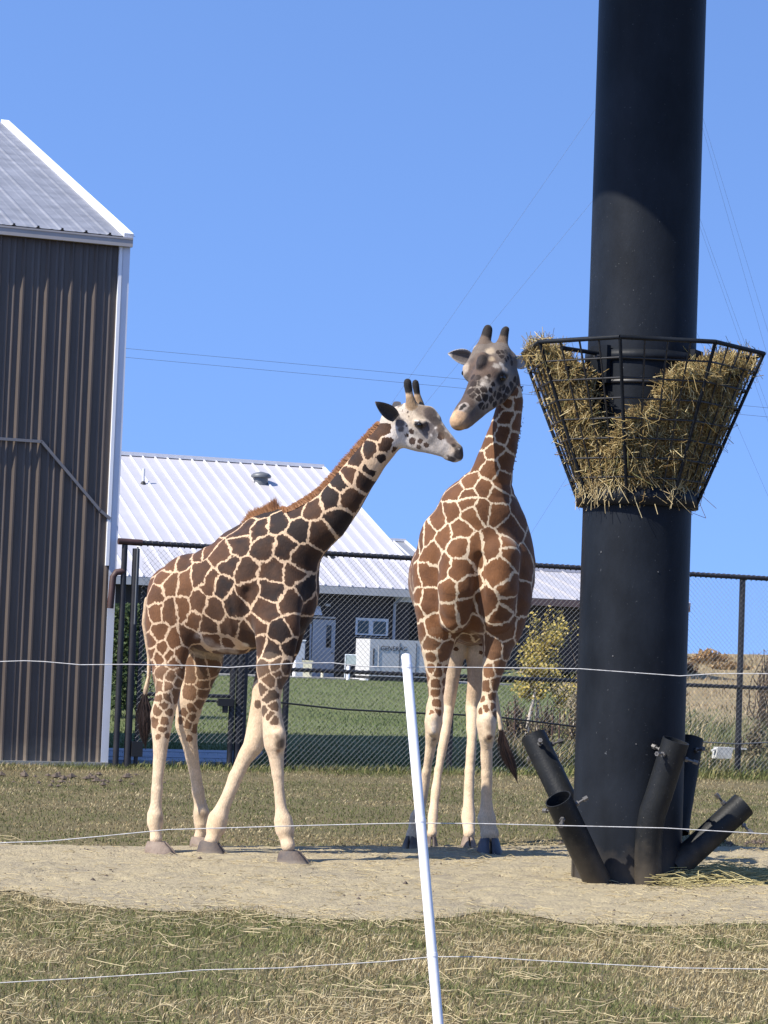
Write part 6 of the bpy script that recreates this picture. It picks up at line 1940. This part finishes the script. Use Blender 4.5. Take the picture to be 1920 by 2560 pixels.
B_blobs = [
    (1204, 900, 20, (0.026, 0.02, 0.02), 0.97, 0.65, ['head']), (1198, 914, 14, (0.035, 0.027, 0.026), 0.9, 0.6, ['head']), (1188, 945, 10, (0.06, 0.045, 0.04), 0.8, 0.5, ['head']), (1172, 960, 9, (0.05, 0.036, 0.03), 0.8, 0.5, ['head']), (1180, 930, 8, (0.07, 0.05, 0.045), 0.7, 0.5, ['head']), (1224, 878, 19, (0.40, 0.32, 0.23), 0.85, 0.4, ['head']), (1180, 900, 12, (0.075, 0.055, 0.048), 0.7, 0.4, ['head']), (1186, 918, 9, (0.06, 0.045, 0.04), 0.7, 0.4, ['head']), (1150, 985, 9, (0.055, 0.04, 0.034), 0.7, 0.5, ['head']), (1160, 972, 8, (0.05, 0.036, 0.03), 0.8, 0.5, ['head']), (1148, 1006, 8, (0.06, 0.045, 0.04), 0.7, 0.5, ['head']), (1190, 972, 7, (0.04, 0.03, 0.026), 0.8, 0.5, ['head']), (1184, 985, 8, (0.04, 0.03, 0.026), 0.8, 0.5, ['head']), (1220, 948, 7, (0.05, 0.036, 0.03), 0.8, 0.5, ['head']), (1228, 897, 13, (0.40, 0.31, 0.21), 0.8, 0.4, ['head']), (1228, 920, 12, (0.12, 0.085, 0.07), 0.8, 0.4, ['head']),
    (1240, 914, 11, (0.42, 0.37, 0.32), 0.85, 0.4, ['head']), (1254, 912, 10, (0.56, 0.51, 0.46), 0.9, 0.4, ['head']), (1258, 922, 8, (0.56, 0.51, 0.46), 0.9, 0.4, ['head']), (1262, 930, 12, (0.34, 0.30, 0.26), 0.7, 0.4, ['head']), (1160, 922, 20, (0.44, 0.36, 0.29), 0.85, 0.5, ['head']), (1212, 958, 18, (0.42, 0.36, 0.31), 0.6, 0.3, ['head']),
    (1255, 946, 24, (0.020, 0.016, 0.016), 0.95, 0.55, ['head']), (1138, 1054, 44, (0.56, 0.36, 0.21), 0.97, 0.5, ['head']), (1150, 1038, 14, (0.30, 0.21, 0.15), 0.6, 0.3, ['head']), (1172, 1052, 20, (0.28, 0.2, 0.15), 0.7, 0.4, ['head']),
    (1158, 1018, 16, (0.36, 0.31, 0.28), 0.9, 0.7, ['head']), (1166, 1012, 10, (0.36, 0.31, 0.28), 0.9, 0.7, ['head']), (1156, 1020, 9, (0.018, 0.014, 0.013), 1.0, 0.7, ['head']), (1162, 1014, 8, (0.018, 0.014, 0.013), 1.0, 0.7, ['head']), (1140, 1022, 8, (0.12, 0.085, 0.06), 0.7, 0.4, ['head']), (1163, 958, 5, (0.40, 0.35, 0.3), 0.6, 0.4, ['head']), (1207, 960, 7, (0.52, 0.46, 0.40), 0.8, 0.4, ['head']), (1216, 945, 7, (0.46, 0.40, 0.35), 0.8, 0.4, ['head']),
    (1145, 1076, 12, (0.05, 0.04, 0.035), 0.8, 0.4, ['head']), (1215, 846, 44, (0.10, 0.07, 0.055), 0.95, 0.6, ['horn']), (1260, 846, 44, (0.11, 0.075, 0.055), 0.95, 0.6, ['horn']), (1220, 824, 26, (0.018, 0.014, 0.013), 1.0, 0.6, ['horn']), (1265, 826, 24, (0.02, 0.016, 0.015), 1.0, 0.6, ['horn']),
    (1085, 1812, 16, (0.50, 0.43, 0.37), 0.7, 0.4), (1083, 1826, 9, (0.46, 0.42, 0.39), 0.8, 0.5), (1222, 1820, 14, (0.42, 0.30, 0.20), 0.7, 0.3), (1224, 1845, 11, (0.10, 0.05, 0.03), 0.9, 0.4), (1085, 1850, 8, (0.14, 0.09, 0.06), 0.8, 0.4),
    (1206, 1550, 15, (0.60, 0.52, 0.43), 0.5, 0.4), (1186, 1582, 18, (0.30, 0.2, 0.13), 0.6, 0.4), (1252, 1828, 9, (0.03, 0.02, 0.02), 0.8, 0.5, ['tail']),
    (1186, 1700, 70, (0.50, 0.36, 0.24), 0.85, 0.6, ['hindleg']), (1124, 1700, 70, (0.58, 0.43, 0.30), 0.8, 0.6, ['hindleg']),  # upper hind legs browned, their shade put into the coat colour
]
REG_B = dict(d=19.5, base=dict(head=(0.155, 0.125, 0.105)), space=dict(torso=.25, neck=.18, thigh=.18, leg=.12, shoulder=.22, breast=.2), lw=dict(torso=.0100, neck=.0085, thigh=.009, leg=.0075, head=.0048, shoulder=.0100, breast=.0105, horn=.5, shank=.5, tail=.5, hindleg=.5),  # head base includes painted shade
             rmax=dict(torso=.30, neck=.22, thigh=.2, leg=.10, head=.06, shoulder=.27, breast=.27, shank=0, horn=0, tail=0, hindleg=0), patch=dict(shank=0, horn=0, tail=0, hindleg=0, leg=0.95), warp=dict(torso=1.0, neck=0.7, thigh=.8, leg=.5, head=.4, shoulder=1.0, breast=1.0))
PAL_B = dict(face=(0.026, 0.016, 0.013), dark=(0.082, 0.033, 0.0145), rust=(0.195, 0.084, 0.033), cream=(0.64, 0.51, 0.36), cream_low=(0.61, 0.46, 0.305), cz=(0.6, 1.9), rust_fn=lambda P: 0 * P[:, 0])
ear_B = [(WB(1178, 896, 19.47), WB(1120, 884, 19.5), np.array((0.05, -0.2, 0.97)), 0.135, np.array((0.1, -0.95, -0.15)), (0.10, 0.085, 0.08), (0.42, 0.38, 0.35)),
         (WB(1288, 905, 19.52), WB(1338, 906, 19.62), np.array((0.05, 0.2, 0.97)), 0.125, np.array((-0.1, -0.95, -0.15)), (0.45, 0.42, 0.40), (0.70, 0.68, 0.66))]
gB, bvB, castB = giraffe('giraffe', 'standing giraffe facing the viewer with rust brown patches beside the black pole', B_chains, lat2, B_seeds, B_blobs, REG_B, PAL_B, 0.009, ear_B, DB, B_under)
pe = castB(1255, 944); eye(gB, Vector(pe) + Vector((0.0, 0.010, 0.0)), 0.030)
pe = castB(1157, 932); eye(gB, Vector(pe) + Vector((0.012, 0.012, 0)), 0.024)
hair_strip([WB(1300, 965, 19.66), WB(1296, 1050, 19.68), WB(1286, 1120, 19.72), WB(1268, 1200, 19.76)], [0.05, 0.055, 0.05, 0.03], 1400, 0.007, 0.0, ((0.20, 0.09, 0.04), (0.30, 0.14, 0.06)), 0.012, parent=gB)
tuft([WB(1252, 1815, 21.55), WB(1258, 1860, 21.55), WB(1276, 1910, 21.55), WB(1296, 1962, 21.55)], 0.030, 320, ((0.010, 0.008, 0.008), (0.045, 0.025, 0.02)), gB)
hb_ = -math.pi / 2
hoof(gB, under_leg(WB(1030, 2094, 19.67), -0.01, -0.03), hb_ - 0.25, 0.20, 0.145, 0.11, 'hoof')
hoof(gB, under_leg(WB(1225, 2090, 19.45), 0.0, -0.03), hb_ + 0.05, 0.24, 0.20, 0.15, 'hoof_shaded')
hoof(gB, under_leg(WB(1080, 2088, 19.95), 0.0, -0.02), hb_, 0.16, 0.105, 0.09, 'hoof')
hoof(gB, under_leg(WB(1173, 2088, 20.0), 0.0, -0.02), hb_ + 0.1, 0.18, 0.13, 0.095, 'hoof_pale')

# ================================================================== white fence stake and its wires
SD = 8.0
p0, p1 = W(1015, 1636, SD), W(1096, 2560, SD - 0.25)
dirv = (p1 - p0)
foot_ = p0 + dirv * ((0 - p0.z) / dirv.z)
ef = empty('wire_fence', foot_, 'leaning white fence stake with three thin wires in front of the giraffes', 'wire fence')
r0 = 0.0163
mb = MB(); dn = dirv.normalized()
mb.tube([foot_, p0.lerp(p1, 0.5), p0 + dn * 0.006, p0], [r0 * 1.04, r0, r0, r0 * 0.82], 20)
stake = mb.build('stake', M['white_plastic'], ef)
def wire(pts, r, d, mk='fence_cord'):
    mb = MB(); P_ = [W(a, b_, d) for a, b_ in pts]
    fine = []
    for a, b_ in zip(P_[:-1], P_[1:]):
        for k in range(4):
            fine.append(a.lerp(b_, k / 4))
    fine.append(P_[-1])
    mb.tube(fine, r, 6); mb.build('wire', M[mk], ef)
wd = SD + 0.028
wire([(-700, 1632), (0, 1654), (60, 1652), (110, 1654), (200, 1662), (320, 1661), (480, 1664), (570, 1669), (640, 1664), (740, 1658), (830, 1657), (905, 1666), (1010, 1668), (1110, 1668), (1230, 1669), (1450, 1672), (1700, 1690), (1790, 1684), (1920, 1684), (2600, 1690)], 0.0017, wd)
wire([(-700, 2170), (0, 2107), (120, 2103), (260, 2090), (420, 2074), (560, 2070), (760, 2064), (960, 2059), (1045, 2058), (1200, 2059), (1400, 2064), (1660, 2070), (1920, 2085), (2600, 2115)], 0.0017, wd - 0.05)
wire([(-700, 2505), (0, 2457), (230, 2444), (420, 2432), (500, 2425), (700, 2420), (960, 2404), (1080, 2392), (1200, 2392), (1320, 2400), (1500, 2410), (1700, 2420), (1920, 2423), (2600, 2440)], 0.0016, wd - 0.12)
for t_ in (0.035, 0.46, 0.82):
    c_ = p0 + dirv * t_
    mb = MB(); mb.tube([c_ - dn * 0.006 , c_ + dn * 0.006], r0 * 1.10, 16); mb.build('clip', M['white_plastic'], stake)
